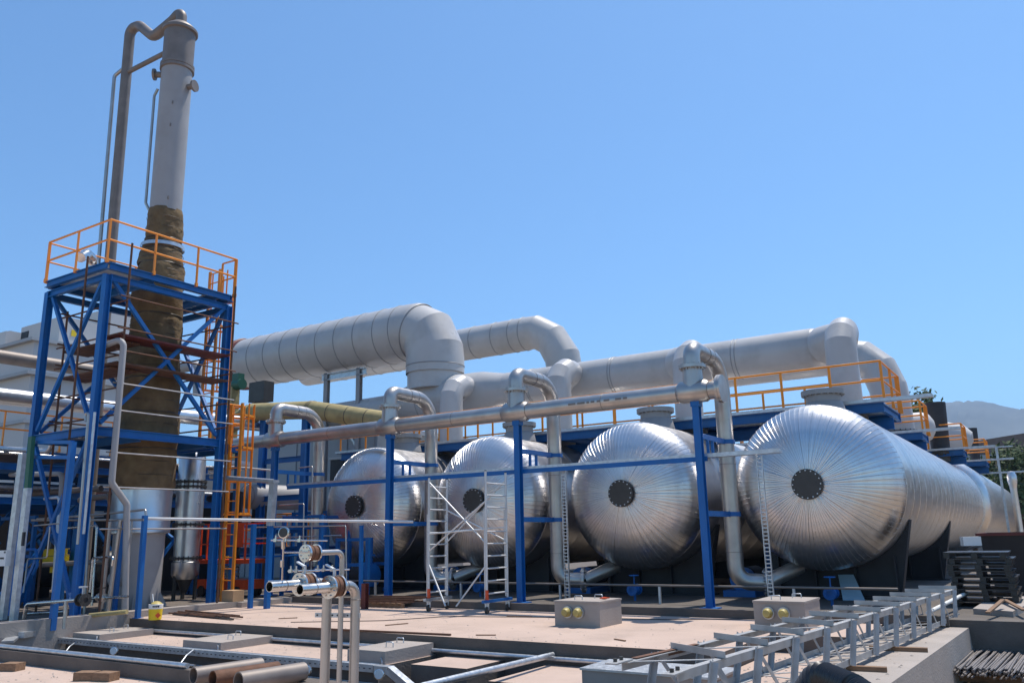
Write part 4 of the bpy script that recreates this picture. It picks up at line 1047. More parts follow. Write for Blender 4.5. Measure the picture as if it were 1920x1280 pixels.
# ---- right side: rebar, pallets, debris
RB0 = V((-1.65, 14.61, -0.5)); RBd = (V((-1.28, 21.6, -0.5)) - RB0)
rdir = RBd.normalized(); rside = V((rdir.y, -rdir.x, 0))
rm = M().cyl((0, 0, 0), (0, 4.6, 0), .014, n=6).mesh('rebar', None, REBAR)
rb_root_ang = math.atan2(-rdir.x, rdir.y)
for i in range(120):
    row = i // 30; k = i % 30
    p = RB0 + rside * (k * .036 + random.uniform(-.01, .01)) + rdir * random.uniform(-.25, .15) + V((0, 0, .02 + row * .032 + random.uniform(0, .008)))
    o = bpy.data.objects.new('rebar', rm); o.location = p
    o.rotation_euler = (random.uniform(-.006, .006), 0, rb_root_ang + random.uniform(-.03, .03))
    o['label'] = 'grey reinforcing bar in the heap at the bottom right corner'; o['category'] = 'rebar'; o['group'] = 'reinforcing bars in the corner heap'
    link(o)
for k, f in enumerate((.3, 2.4, 4.2)):
    p = RB0 + rdir * f
    solo(M().bar(p - rside * .1 + V((0, 0, -.05)), p + rside * 1.3 + V((0, 0, -.05)), .1, .12), 'timber_bearer', WOOD, ('timber bearer under the near end of the rebar heap', 'timber bearer under the middle of the rebar heap', 'timber bearer under the far end of the rebar heap')[k], 'timber', 'timber bearers under the rebar')
ps = V((-1.55, 20.0, .1))
for k in range(9):
    pl = thing('black_pallet', ('bottom black pallet of the stack under the right tank', 'black pallet second from the bottom of the stack by the right tank', 'black pallet third from the bottom of the stack by the right tank', 'black pallet fourth from the bottom of the stack by the right tank', 'middle black pallet of the nine in the stack by the right tank', 'black pallet fourth from the top of the stack by the right tank', 'black pallet third from the top of the stack by the right tank', 'black pallet right below the topmost of the stack by the right tank', 'topmost black pallet of the stack, under the white bag')[k], 'pallet', ps + V((random.uniform(-.06, .06), random.uniform(-.06, .06), .118 * k)), 'stacked black pallets')
    b0 = pl.location
    part(M().bb(b0 + V((-.55, -.6, .09)), b0 + V((.6, .6, .115))), 'deck', BLACK, pl)
    for q in (-.5, 0, .5): part(M().bb(b0 + V((q - .05, -.6, 0)), b0 + V((q + .06, .6, .088))), 'runner', BLACK, pl)
solo(M().box(ps + V((-.1, -.3, 1.27)), (.34, .2, .18), .4), 'plastic_bag', WHITE, 'white bag with red print on top of the black pallet stack', 'bag')
SB = thing('waste_skip', 'dark open waste skip with reddish rim under the right tank', 'skip', (-.35, 24.5, .1))
m = M().add([(-1.55, 23.3, .1), (.7, 23.3, .1), (.7, 25.5, .1), (-1.55, 25.5, .1), (-1.75, 23.0, 1.45), (.9, 23.0, 1.45), (.9, 25.8, 1.45), (-1.75, 25.8, 1.45)], [(3, 2, 1, 0), (0, 1, 5, 4), (1, 2, 6, 5), (2, 3, 7, 6), (3, 0, 4, 7)])
part(m, 'skip_body', DARK, SB)
rmm = M()
for a, b in (((-1.78, 22.97), (.93, 22.97)), ((.93, 22.97), (.93, 25.83)), ((.93, 25.83), (-1.78, 25.83)), ((-1.78, 25.83), (-1.78, 22.97))): rmm.bar((*a, 1.47), (*b, 1.47), .06)
part(rmm, 'rim', PRIMER, SB)
for (a, b, lab) in (((-1.31, 16.86, 0.22), (-1.13, 18.04, 0.35), 'short plank propped on the concrete block'), ((-1.44, 20.45, 0.3), (-0.78, 17.21, 0.25), 'long pale plank slanting across the concrete block')):
    solo(M().bar(a, b, .07, .03), 'plank', WOOD, lab, 'plank')
pipe_thing('white_pipe', 'white plastic pipe poking out past the far end of the truss', 'pipe', [(-2.15, 16.18, 0.25), (-1.86, 19.72, 0.35)], .035, WHITE)
for k in range(7):
    p = V((-1.74, 18.88, 0.02)) + V((.07 * k, .1 * (k % 3), 0))
    solo(M().cyl(p, p + V((.05, .6, .01)), .03, n=8), 'short_tube', GUN, 'short dark tube in the bundle behind the far end of the truss', 'tube', 'short tubes behind the truss')
tp = V((-4.32, 20.4, 0.1))
solo(M().add([tp + V((-.1, 0, 0)), tp + V((.35, .1, 0)), tp + V((.12, .3, .55)), tp + V((-.2, .22, .55)), tp + V((-.1, .02, -.01)), tp + V((.35, .12, -.01)), tp + V((.12, .32, .54)), tp + V((-.2, .24, .54))], [(0, 1, 2, 3), (7, 6, 5, 4), (0, 4, 5, 1), (1, 5, 6, 2), (2, 6, 7, 3), (3, 7, 4, 0)]), 'metal_sheet', TEAL, 'pale blue metal sheet leaning behind the second concrete box', 'sheet')
tp = V((-22.22, 24.1, 0.1))
solo(M().add([tp + V((-.3, 0, 0)), tp + V((.3, 0, 0)), tp + V((.28, .2, .45)), tp + V((-.1, .2, .45)), tp + V((-.3, .02, -.01)), tp + V((.3, .02, -.01)), tp + V((.28, .22, .44)), tp + V((-.1, .22, .44))], [(0, 1, 2, 3), (7, 6, 5, 4), (0, 4, 5, 1), (1, 5, 6, 2), (2, 6, 7, 3), (3, 7, 4, 0)]), 'metal_sheet', TEAL, 'pale blue metal sheet leaning under the leftmost tank', 'sheet')
# service rail in front of the tanks
sr = thing('service_pipe', 'long low thin pipe on short stands in front of the tank saddles', 'pipe', (-9, 18.2, .1))
part(M().cyl((-17.5, 18.2, .5), (-2.9, 18.2, .5), .025, n=10), 'pipe_run', DARKG, sr)
for x in (-16.5, -13.5, -10.5, -7.9, -4.9): part(M().bar((x, 18.2, .1), (x, 18.2, .48), .05), 'stand', GALV, sr)
for i, x in enumerate(TX):
    v = thing('valve', ('blue valve under the leftmost tank', 'blue valve under the tank behind the scaffold', 'blue valve under the third tank from left', 'blue valve under the rightmost tank')[i], 'valve', (x + .3, 18.9, .1), 'blue valves under the tanks')
    part(M().flange((x + .3, 18.75, .35), (0, 1, 0), .06, .13, .03, 8).flange((x + .3, 19.05, .35), (0, 1, 0), .06, .13, .03, 8).lathe((x + .3, 18.77, .35), (0, 1, 0), [(0, .07), (.13, .12), (.26, .07)], 16), 'valve_body', BLUE, v)
    part(M().ring((x + .3, 18.9, .68), (0, 0, 1), .11, .012, 20, 6).cyl((x + .3, 18.9, .4), (x + .3, 18.9, .7), .015, n=8), 'hand_wheel', BLUE, v)
    part(M().cyl((x + .3, 18.9, .1), (x + .3, 18.9, .25), .03, n=8), 'stand', BLUE, v)
# ================================================================== BACKGROUND
wb = thing('white_building', 'big white industrial building with ledges behind the left side of the tower', 'building', (-50, 24, .05))
part(M().bb((-75, 20, .05), (-40.3, 27.5, 11.25)), 'wall', WALLW, wb)
for z, o in ((11.25, .25), (9.6, .3), (7.3, .16), (5.3, .16)):
    part(M().bb((-75, 20 - o, z), (-40.3 + o, 27.5 + o, z + .16)), 'ledge', WALLG, wb)
for k in range(5):
    part(M().bb((-46 - k * 2.2, 19.93, 1.2), (-44.4 - k * 2.2, 19.995, 4.4)), 'dark_opening', DARK, wb)
    part(M().bb((-46.1 - k * 2.2, 19.9, 4.42), (-44.3 - k * 2.2, 19.99, 4.55)), 'lintel', WALLG, wb)
def roof_unit(x0, y0, x1, y1, z0, h, label, sticker):
    u = thing('rooftop_unit', label, 'rooftop unit', ((x0 + x1) / 2, (y0 + y1) / 2, z0), 'units on the white building roof')
    part(M().bb((x0, y0, z0), (x1, y1, z0 + h)), 'housing', WALLW, u)
    part(M().bb((x0 + .3, y0 + .3, z0 + h), (x1 - .3, y1 - .3, z0 + h + .12)), 'fan_cowl', WALLG, u)
    part(M().bb((x0 + .1, y0 - .03, z0 + h * .35), (x0 + .8, y0 - .005, z0 + h * .8)), 'louvre', DARK, u)
    if sticker: part(M().bb((x1 + .005, y0 + .6, z0 + h * .4), (x1 + .02, y0 + .95, z0 + h * .62)), 'yellow_sticker', YELLOW, u)
roof_unit(-47.5, 21, -45.3, 23.2, 11.42, 1.3, 'small white rooftop unit with dark louvre at far left', False)
roof_unit(-44.8, 21.5, -41.0, 23.6, 11.42, 1.5, 'wide white rooftop unit with yellow sticker behind the tower leg', True)
roof_unit(-43.8, 24.2, -41.4, 26.4, 11.42, 2.6, 'tallest white rooftop unit behind the tower bracing', False)
gb = thing('grey_enclosure', 'grey clad plant enclosure under the fat white duct', 'building', (-28.5, 29, .05))
part(M().bb((-33.4, 26, .05), (-23.6, 32, 6.1)), 'wall', WALLG, gb)
part(M().bb((-33.6, 25.8, 6.1), (-23.4, 32.2, 6.3)), 'roof_edge', WALLW, gb)
for k in range(6): part(M().bb((-32.9 + k * 1.55, 25.95, .1), (-31.5 + k * 1.55, 25.995, 5.9)), 'cladding_panel', WALLG, gb)
for x in (-26.2, -25.0): part(M().bb((x, 25.9, 3.2), (x + .8, 25.945, 5.0)), 'dark_window', DARK, gb)
part(M().bb((-26.3, 25.88, 5.02), (-24.1, 25.944, 5.12)), 'window_head', WALLW, gb)
lb = thing('low_shed', 'low grey shed with dark open bays behind the pipes at lower left', 'building', (-45, 27, .05))
part(M().bb((-75, 24, 3.6), (-34, 29, 5.2)), 'fascia', WALLG, lb)
part(M().bb((-75, 28.6, .05), (-34, 29, 3.6)), 'rear_wall', DARK, lb)  # wall coloured near black to imitate shade inside the bays
for k in range(10): part(M().bb((-34.4 - k * 4, 24.05, .05), (-34.05 - k * 4, 24.4, 3.6)), 'column', DARKG, lb)
# ---- pipe runs at left
pipe_thing('process_pipe', 'fat shiny silver pipe crossing level behind the blue tower', 'pipe', [(-24, 6.5, 5.62), (-24, 20.3, 5.78)], .235, CLAD2, n=24)
pipe_thing('process_pipe', 'brown grey pipe crossing above the silver one behind the tower', 'pipe', [(-25.2, 6.5, 7.0), (-25.2, 17.2, 7.05)], .2, DARKG, n=20)
pipe_thing('process_pipe', 'pale grey pipe end behind the upper ladder, turning down', 'pipe', [(-27.51, 19.0, 8.14), (-26.23, 19.0, 8.1), (-26.1, 19.0, 6.96)], .2, GREYP, rb=.35, n=20)
gw = thing('walkway', 'blue walkway with orange rails behind the left tower leg', 'walkway', (-26, 12, 4.45))
part(M().bb((-26.8, 7, 4.4), (-25.4, 17, 4.44)), 'deck_panel', GALV, gw)
for x in (-25.4, -26.8): part(M().ibeam((x, 7, 4.28), (x, 17, 4.28), .12, .22), 'edge_beam', BLUE, gw)
railing(gw, [(-25.34, 7, 4.44), (-25.34, 17, 4.44)], 1.05, 1.6)
pr = thing('pipe_rack', 'blue pipe rack frame with cross bracing at lower left, mostly in shade', 'pipe rack', (-27, 14, .05))
for x in (-23.6, -27.2, -31):
    for y in (9.5, 13.5, 17.5):
        part(M().ibeam((x, y, .05), (x, y, 4.1), .18, .18, up=(0, 1, 0)), 'column', BLUE, pr)
for z in (3.05, 3.95):
    for y in (9.5, 13.5, 17.5):
        part(M().ibeam((-31.3, y + .01, z), (-23.3, y + .01, z), .14, .2), 'cross_beam', BLUE, pr)
    for x in (-23.6, -27.2, -31):
        part(M().ibeam((x + .01, 9.0, z - .2), (x + .01, 18, z - .2), .14, .18), 'long_beam', BLUE, pr)
for k in range(9):  # dark deck added over the rack to shade the bay below
    part(M().bb((-31.2 + k * .86, 8.9, 4.06), (-30.38 + k * .86, 18.2, 4.075)), 'deck_panel', DARKG, pr)
for x in (-23.6, -27.2):
    for a, b in ((9.6, 13.4), (13.6, 17.4)):
        part(M().bar((x, a, 2.7), (x, (a + b) / 2, .3), .1, .08), 'brace', BLUE, pr)
        part(M().bar((x, b, 2.7), (x, (a + b) / 2, .3), .1, .082), 'brace', BLUE, pr)
for y in (9.5, 13.5, 17.5):
    part(M().bar((-23.8, y, 2.8), (-27.0, y, 1.3), .1, .08), 'brace', BLUE, pr)
    part(M().bar((-27.0, y, 2.8), (-23.8, y, 1.3), .1, .082), 'brace', BLUE, pr)
labs = ['bright thin pipe on the blue rack, nearest the tower', 'slim pipe second from the tower on the blue rack', 'medium grey pipe third from the tower on the rack', 'bright pipe in the middle of the upper rack level', 'thicker dull pipe on the far half of the rack', 'outermost pipe on the upper rack level']
for k in range(6):
    pipe_thing('rack_pipe', labs[k], 'pipe', [(-23.95 - k * .55, 7, 4.13 + .02 * (k % 3)), (-23.95 - k * .55, 19.5, 4.13 + .02 * (k % 3))], (.05, .04, .07, .05, .09, .06)[k], (BRIGHT, GALV, STEEL, BRIGHT, DARKG, GALV)[k], group='pipes on the rack')
labs = ['galvanised pipe on the lower rack level, nearest the tower', 'second pipe on the lower rack level from the tower', 'bright third pipe on the lower rack level', 'fourth dull pipe on the lower rack level']
for k in range(4):
    pipe_thing('rack_pipe', labs[k], 'pipe', [(-24.0 - k * .7, 7, 3.24), (-24.0 - k * .7, 19.5, 3.24)], (.06, .05, .06, .08)[k], (GALV, STEEL, BRIGHT, DARKG)[k], group='pipes on the rack')
pipe_thing('rack_pipe', 'galvanised pipe stepping up in a swan neck in front of the rack', 'pipe', [(-25.27, 11.5, 4.4), (-21.79, 11.5, 4.02), (-21.62, 11.5, 4.45), (-20.42, 11.5, 4.32)], .07, GALV, rb=.22)
pipe_thing('rack_pipe', 'grey pipe bending down in front of the dark rack bracing', 'pipe', [(-23.81, 11.6, 3.55), (-21.23, 11.6, 3.43), (-21.07, 11.6, 1.42)], .065, GREYP, rb=.2)
hx = thing('heat_exchanger', 'black horizontal vessel on the ground behind the front tower leg', 'vessel', (-26, 14.2, .05))
part(M().lathe((-28.6, 14.6, .95), (1, 0, 0), [(0, 0), (.05, .3), (.2, .5), (.35, .55), (5, .55), (5.15, .5), (5.3, .3), (5.35, 0)], 32), 'shell', BLACK, hx)
for x in (-27.6, -24.6): part(M().bb((x - .1, 14.2, .05), (x + .1, 15.0, .6)), 'saddle', DARK, hx)
part(M().flange((-24.2, 14.6, .95), (1, 0, 0), .5, .66, .08, 20, .02), 'flange', GUN, hx)
ym = thing('yellow_hoist', 'yellow beam hoist frame over the black vessel at left', 'hoist', (-26, 13.4, .05))
part(M().ibeam((-24.8, 13.0, 1.46), (-23.14, 13.0, 1.48), .14, .18), 'top_beam', YELLOW, ym)
part(M().bar((-24.75, 13.0, 1.25), (-23.1, 13.0, 1.26), .1, .22), 'lower_beam', YELLOW, ym)
part(M().box((-23.6, 13.0, 1.05), (.3, .2, .25)), 'trolley', YELLOW, ym)
for p in ((-24.73, 13.0, 1.4), (-23.19, 13.0, 1.42)): part(M().bar((p[0], 13.0, .05), p, .08), 'stand', BLUE, ym)
pv = thing('pump_vessel', 'pale round pump body low behind the thin pipes, in front of the column skirt', 'vessel', (-19.76, 12.6, 0.81))
pc = V((-19.9, 12.6, 0.81))
part(M().lathe(pc - V((.35, 0, 0)), (1, 0, 0), [(0, 0), (.03, .14), (.1, .2), (.55, .2), (.65, .14), (.7, 0)], 24), 'body', GREYP, pv)
part(M().cyl(pc + V((.1, 0, .15)), pc + V((.1, 0, .42)), .035, n=10), 'neck', BRIGHT, pv)
part(M().bb((pc.x - .15, pc.y - .12, .05), (pc.x + .15, pc.y + .12, pc.z - .1)), 'foot', DARK, pv)
# big galvanised trunking post at left
tk = thing('cable_trunking', 'tall galvanised cable trunking post at the left edge with a green upper strip', 'trunking', (-19.75, 10.0, -0.31))
b1, t1 = V((-19.67, 10.0, -0.24)), V((-19.7, 10.0, 2.94))
part(M().bar(b1, t1, .19, .1, up=(0, 1, 0)), 'front_trunk', GALV, tk)
t2 = V((-19.77, 10.0, 4.12)); part(M().bar(t1, t2, .16, .09, up=(0, 1, 0)), 'green_strip', GREEN, tk)
b3, t3 = V((-20.39, 10.12, -0.17)), V((-20.33, 10.12, 3.78))
part(M().bar(b3, t3, .2, .1, up=(0, 1, 0)), 'rear_trunk', GALV, tk)
part(M().box((-20.07, 9.85, 1.4), (.36, .12, .34)), 'junction_box', WHITE, tk)
part(M().box((-19.44, 9.9, 1.81), (.06, .05, .3)), 'dark_slot', DARK, tk)
def marks(parent, p, u, n, w, h, mat_, name='print_mark', seed=1):
    # short printed marks in a row along u, too small to read
    rnd = random.Random(seed); p = V(p); u = V(u).normalized(); out = u.cross(V((0, 0, 1)))
    for i in range(n):
        hh = h * rnd.uniform(.7, 1.0)
        c = p + u * ((i - (n - 1) / 2) * w * 1.3)
        part(M().bar(c - V((0, 0, hh / 2)), c + V((0, 0, hh / 2)), w, .003, up=out), name, mat_, parent)
marks(tk, ((-20.05, 9.79, 1.4)[0], 9.787, (-20.05, 9.79, 1.4)[2]), (1, 0, 0), 4, .035, .05, PRINT, seed=3)
marks(tk, ((-19.95, 9.79, 1.53)[0], 9.787, (-19.95, 9.79, 1.53)[2]), (1, 0, 0), 2, .03, .05, PRINT, seed=4)
marks(sl, (lx + .52, ly - .4175, 1.92), (1, 0, 0), 6, .028, .05, WHITE, seed=5)
marks(bk, bp + fd * .156 + V((0, 0, .29)), fs, 4, .028, .04, PRINT, seed=6)
ap = thing('trunking_elbow', 'galvanised trunking lying on the ground from the left post towards the hatch', 'trunking', (-18.25, 9.9, -0.11))
part(M().bar(V((-18.24, 9.46, -0.12)), V((-18.79, 10.63, -0.12)), .14, .12), 'run', GALV, ap)
part(M().bar(V((-17.98, 9.07, -0.2)), V((-18.75, 9.66, -0.12)), .22, .05), 'bright_end', GALV, ap)
# blue frames with thin legs at left and middle
bf = thing('goalpost_frame', 'thin bright blue goalpost frame between left trunking post and tower', 'frame', (-18.17, 10.1, 0.01))
part(M().bar((-18.36, 10.15, -.1), (-18.28, 10.15, 3.9), .12, .12), 'post', BLUE, bf)
for q0, q1 in (((-18.3, 10.15, 3.89), (-19.89, 10.15, 4.01)), ((-18.24, 10.15, 3.55), (-19.81, 10.15, 3.66))): part(M().bar(q0, q1, .08, .08), 'rail', BLUE, bf)
for nm, a, b, w, lab in (('blue_post', (-18.08, 11.95, 0.0), (-18.11, 11.95, 2.3), .10, 'slim blue post beside the yellow bucket'),
                    ('blue_post', (-19.57, 12.3, -0.1), (-19.55, 12.3, 2.27), .09, 'slim blue post left of the column skirt'),
                    ('blue_post', (-17.72, 14.85, -0.01), (-17.74, 14.85, 2.1), .10, 'slim blue post right beside the red scissor lift'),
                    ('blue_post', (-17.15, 14.9, -0.02), (-17.16, 14.9, 2.11), .12, 'slim blue post just right of the scissor lift post'),
                    ('blue_post', (-15.36, 16.4, 0.0), (-15.39, 16.4, 2.01), .08, 'slim blue post in front of the leftmost tank')):
    solo(M().bar(a, b, w, w, up=(0, 1, 0)).box((a[0], a[1], a[2] + .006), (w * 1.8, w * 1.8, .012)), nm, BLUE, lab, 'post', 'slim blue pipe posts')
solo(M().bar((-17.16, 14.9, 2.04), (-17.11, 14.9, 3.13), .17, .14, up=(0, 1, 0)).bar((-17.11, 14.9, 3.13), (-17.11, 14.9, 3.2), .2, .2), 'cable_trunking', GALV, 'short upright galvanised trunking standing on the slim blue post', 'trunking')
pipe_thing('cable_trunking', 'pale blue galvanised tube running left from the short upright trunking', 'trunking', [(-17.13, 14.9, 3.17), (-19.68, 14.9, 3.43)], .06, GALV)
# thin pipes of the left bay
TP = [
    ('long thin bright pipe crossing level from the tower to the leftmost tank', [(-18.13, 12.0, 2.23), (-16.12, 14.9, 2.14), (-13.81, 16.6, 2.06)], .035, ALU),
    ('thin pipe rising from the left and hooking down behind the slim blue post', [(-22.01, 11.5, 2.32), (-19.65, 11.5, 2.34), (-19.49, 11.5, 0.09)], .032, STEEL),
    ('thin pipe hooked over the slim blue post beside the bucket', [(-20.94, 12.0, 2.36), (-18.18, 12.0, 2.44), (-18.13, 12.0, 2.23)], .028, STEEL),
    ('level thin pipe left of the column skirt', [(-23.04, 11.9, 2.32), (-18.06, 11.9, 2.2)], .03, STEEL),
    ('upright thick pipe in the bay, left of the pump body', [(-19.13, 11.7, 2.18), (-19.16, 11.7, 0.2)], .065, STEEL),
    ('upright thin pipe in the bay with small elbow, nearest the column', [(-19.3, 12.4, 2.22), (-19.27, 12.4, 0.2)], .022, STEEL),
    ('upright thin pipe close to the slim blue post left of the skirt', [(-18.52, 11.6, 2.2), (-18.74, 11.6, -0.07)], .05, STEEL),
    ('upright pipe right behind the thick one in the bay', [(-20.47, 12.6, 2.39), (-20.68, 12.6, 2.87), (-21.31, 12.6, 2.87), (-22.06, 12.6, 2.82)], .08, DARKG),
    ('low loop of stainless pipe by the valve near the left post', [(-19.18, 9.95, -0.21), (-19.1, 9.95, 0.43), (-17.48, 10.1, 0.54)], .042, BRIGHT),
    ('short stand leg under the low stainless loop', [(-17.74, 10.05, 0.52), (-17.72, 10.05, -0.03)], .04, STEEL),
    ('low pale pipe lying along the kerb at left', [(-20.3, 10.6, 0.14), (-19.0, 10.8, 0.21)], .03, BRIGHT),
    ('insulated pale pipe stub low in front of the skirt', [(-18.42, 11.0, 0.13), (-17.5, 11.3, 0.21)], .05, WOOL2),
    ('small inverted U of thin pipe low in the left bay', [(-19.01, 11.3, 0.59), (-19.01, 11.3, 1.36), (-18.19, 11.3, 1.38), (-18.22, 11.3, 1.18)], .025, BRIGHT),
    ('thin drop tube beside the left trunking post', [(-20.01, 10.4, 2.11), (-18.8, 10.4, 2.14)], .018, STEEL),
    ('thin upright tube with a hook beside the left trunking post', [(-19.32, 10.4, 2.07), (-19.32, 10.4, 1.39), (-19.94, 10.3, 1.37), (-19.77, 10.2, 0.64)], .016, STEEL),
    ('blue painted pipe bent over beside the junction box', [(-20.41, 10.4, 1.57), (-19.81, 10.4, 1.57), (-19.69, 10.4, 1.22), (-19.83, 10.4, 1.03)], .035, BLUE),
    ('white level pipe right of the orange ladder, upper', [(-22.24, 17.2, 4.14), (-20.88, 17.2, 3.98)], .09, WHITE),
    ('white thin level pipe right of the orange ladder, lower', [(-22.6, 17.8, 4.06), (-20.49, 17.8, 3.8)], .03, WHITE),
    ('thin tube frame hooking down right of the second blue column', [(-19.57, 18.0, 3.84), (-18.96, 18.0, 3.85), (-18.85, 18.0, 0.32)], .022, STEEL),
    ('thin tube frame hooking down left of the leftmost tank', [(-20.11, 17.8, 2.73), (-19.06, 17.8, 2.73), (-19.0, 17.8, 0.48)], .022, STEEL),
    ('thin level tube under the long bright pipe in front of the leftmost tank', [(-19.01, 16.0, 2.04), (-16.15, 16.6, 2.02), (-16.06, 16.6, 0.44)], .02, STEEL),
]
for lab, pts, r, mt in TP:
    pipe_thing('thin_pipe', lab, 'pipe', pts, r, mt, group='thin pipes of the left bay', n=10)
vv = thing('valve', 'flanged black and steel valve at the end of the low stainless loop', 'valve', (-17.19, 10.1, 0.38))
vc = V((-17.24, 10.1, 0.55))
for k in (-.06, .12): part(M().flange(vc + V((k, 0, 0)), (1, 0, 0), .05, .13, .025, 8, .012), 'flange', GUN, vv)
part(M().lathe(vc - V((.05, 0, 0)), (1, 0, 0), [(0, .06), (.08, .12), (.16, .06)], 16), 'body', BLACK, vv)
part(M().cyl(vc, vc + V((0, 0, .25)), .02, n=8).cyl(vc + V((0, 0, .24)), vc + V((0, 0, .27)), .09, n=14), 'top_flange', GALV, vv)
# blue columns and lower platforms in the middle
bc = thing('blue_column_frame', 'tall blue columns with cross beam in front of the grey enclosure', 'frame', (-22.6, 20, .05))
for x in (-23.6, -21.45): part(M().ibeam((x, 20, .05), (x, 20, 5.9), .22, .22, up=(0, 1, 0)), 'column', BLUE, bc)
for z in (3.1, 4.4, 2.0): part(M().ibeam((-23.48, 20.01, z), (-21.57, 20.01, z), .12, .18), 'cross_beam', BLUE, bc)
lp2 = thing('access_platform', 'low blue platform with orange railing behind the blue columns', 'platform', (-22, 21.5, 1.5))
part(M().bb((-27, 21, 1.45), (-19.5, 22.8, 1.49)), 'deck_panel', GALV, lp2)
for y in (21, 22.8): part(M().ibeam((-27, y, 1.33), (-19.5, y, 1.33), .12, .22), 'edge_beam', BLUE, lp2)
for x in (-26.8, -23.2, -19.7):
    for y in (21, 22.8): part(M().bar((x, y, .05), (x, y, 1.22), .14), 'leg', BLUE, lp2)
railing(lp2, [(-27, 20.93, 1.49), (-19.5, 20.93, 1.49), (-19.45, 22.8, 1.49)], 1.1, .95)
railing(lp2, [(-27, 22.86, 1.49), (-19.5, 22.86, 1.49)], 1.1, .95)
gv = thing('pale_vessel', 'pale horizontal vessel with domed end, right of the orange ladder', 'vessel', (-24.42, 20.0, 3.23))
gc = V((-23.84, 19.6, 3.2))
part(M().lathe(gc, (0, 1, 0), [(-.12, 0), (-.1, .2), (-.03, .36), (.06, .42), (.1, .44), (3.0, .44)], 40), 'shell', GREYP, gv)
for k in (.15, .3): part(M().ring(gc + V((0, -.1 + k * .3, 0)), (0, 1, 0), .1 + k, .008, 30, 5), 'ring_mark', DARKG, gv)
part(M().bb((gc.x - .3, gc.y + .5, .05), (gc.x + .3, gc.y + .7, gc.z - .3)), 'support', DARK, gv)
mv = thing('motor_valve', 'dark green motor valve with wiring below the red duct end', 'valve', (-27.66, 22.0, 7.97))
mc = V((-27.89, 22.0, 7.95))
part(M().cyl(mc, mc + V((.5, 0, 0)), .22, n=16).box(mc + V((.2, 0, .3)), (.4, .3, .3)), 'motor', GREEN, mv)
part(M().bb((mc.x - .2, 21.8, 4.9), (mc.x + .1, 22.2, mc.z - .1)), 'pedestal', WOOL2, mv)
part(M().box(V((-26.23, 22.0, 7.47)), (.9, .5, .8)), 'valve_body', GUN, mv)
# dark junk below the tanks and at the right
for x, y, lab in ((-16.0, 21.5, 'grey pump set between the two leftmost tanks'), (-11.4, 21.5, 'grey pump set between second and third tank'), (-6.9, 21.5, 'grey pump set between the two rightmost tanks')):
    p = thing('pump_set', lab, 'pump', (x, y, .1), 'pump sets between the tanks')
    part(M().bb((x - .4, y - .8, .1), (x + .4, y + .8, .25)), 'base_frame', BLUE, p)
    part(M().cyl((x, y - .1, .55), (x, y + .7, .55), .24, n=20), 'motor', DARK, p)
    part(M().cyl((x, y - .6, .5), (x, y - .25, .5), .28, n=20), 'casing', BLUE, p)
# right background: far hall, trees, stacks
fb = thing('far_hall', 'long brown roofed hall behind the plant at the right edge', 'building', (10, 92, -1.5))
part(M().add([(-11.5, 90, -1.5), (60, 90, -1.5), (60, 110, -1.5), (-11.5, 110, -1.5), (-11.5, 90, 7.8), (60, 90, 7.8), (60, 110, 7.8), (-11.5, 110, 7.8)], [(3, 2, 1, 0), (0, 1, 5, 4), (1, 2, 6, 5), (2, 3, 7, 6), (3, 0, 4, 7)]), 'wall', PALEC, fb)
part(M().add([(-12.2, 89.6, 7.8), (61, 89.6, 7.8), (61, 110.4, 7.8), (-12.2, 110.4, 7.8), (-12.2, 89.6, 8.9), (61, 89.6, 16.5), (61, 110.4, 16.5), (-12.2, 110.4, 8.9)], [(3, 2, 1, 0), (4, 5, 6, 7), (0, 1, 5, 4), (1, 2, 6, 5), (2, 3, 7, 6), (3, 0, 4, 7)]), 'roof', ROOFM, fb)
part(M().bb((-12.3, 89.4, 7.55), (61, 89.58, 8.2)), 'eaves_band', WALLG, fb)
def tree(x, y, z0, h, r, label, seed, n=4200, trunk=True):
    rnd = random.Random(seed)
    t = thing('tree', label, 'tree', (x, y, z0), 'trees beyond the plant')
    tm = M().cyl((x, y, z0), (x + .1, y, z0 + h * .55), .05 * r + .08, .03 * r + .04, 10)
    limbs = []
    for k in range(7):
        a = rnd.uniform(0, 6.28); e = V((x + math.cos(a) * r * .6, y + math.sin(a) * r * .6, z0 + h * rnd.uniform(.5, .85)))
        tm.cyl((x + .05, y, z0 + h * rnd.uniform(.3, .5)), e, .05, .02, 6); limbs.append(e)
    part(tm, 'trunk', BARK, t)
    m = M(); vs = []; fs = []
    cl = [V((x + rnd.gauss(0, r * .42), y + rnd.gauss(0, r * .42), z0 + h * (.55 + .45 * rnd.random() ** .8))) for _ in range(26)] + limbs
    for i in range(n):
        c = cl[rnd.randrange(len(cl))] + V((rnd.gauss(0, r * .16), rnd.gauss(0, r * .16), rnd.gauss(0, r * .15)))
        s = rnd.uniform(.10, .2) * (1 + r * .06)
        u = V((rnd.gauss(0, 1), rnd.gauss(0, 1), rnd.gauss(0, 1))).normalized(); w = u.orthogonal().normalized()
        o = len(vs); vs += [c - u * s, c + w * s * .5, c + u * s, c - w * s * .5]; fs.append((o, o + 1, o + 2, o + 3))
    m.add(vs, fs)
    o = bpy.data.objects.new('crown', m.mesh('crown', wloc(t), LEAF, recalc=False)); o['kind'] = 'stuff'; link(o, t)
tree(-7.75, 60, -1.5, 11.7, 1.9, 'tree top showing green just right of the rear duct elbow', 1)
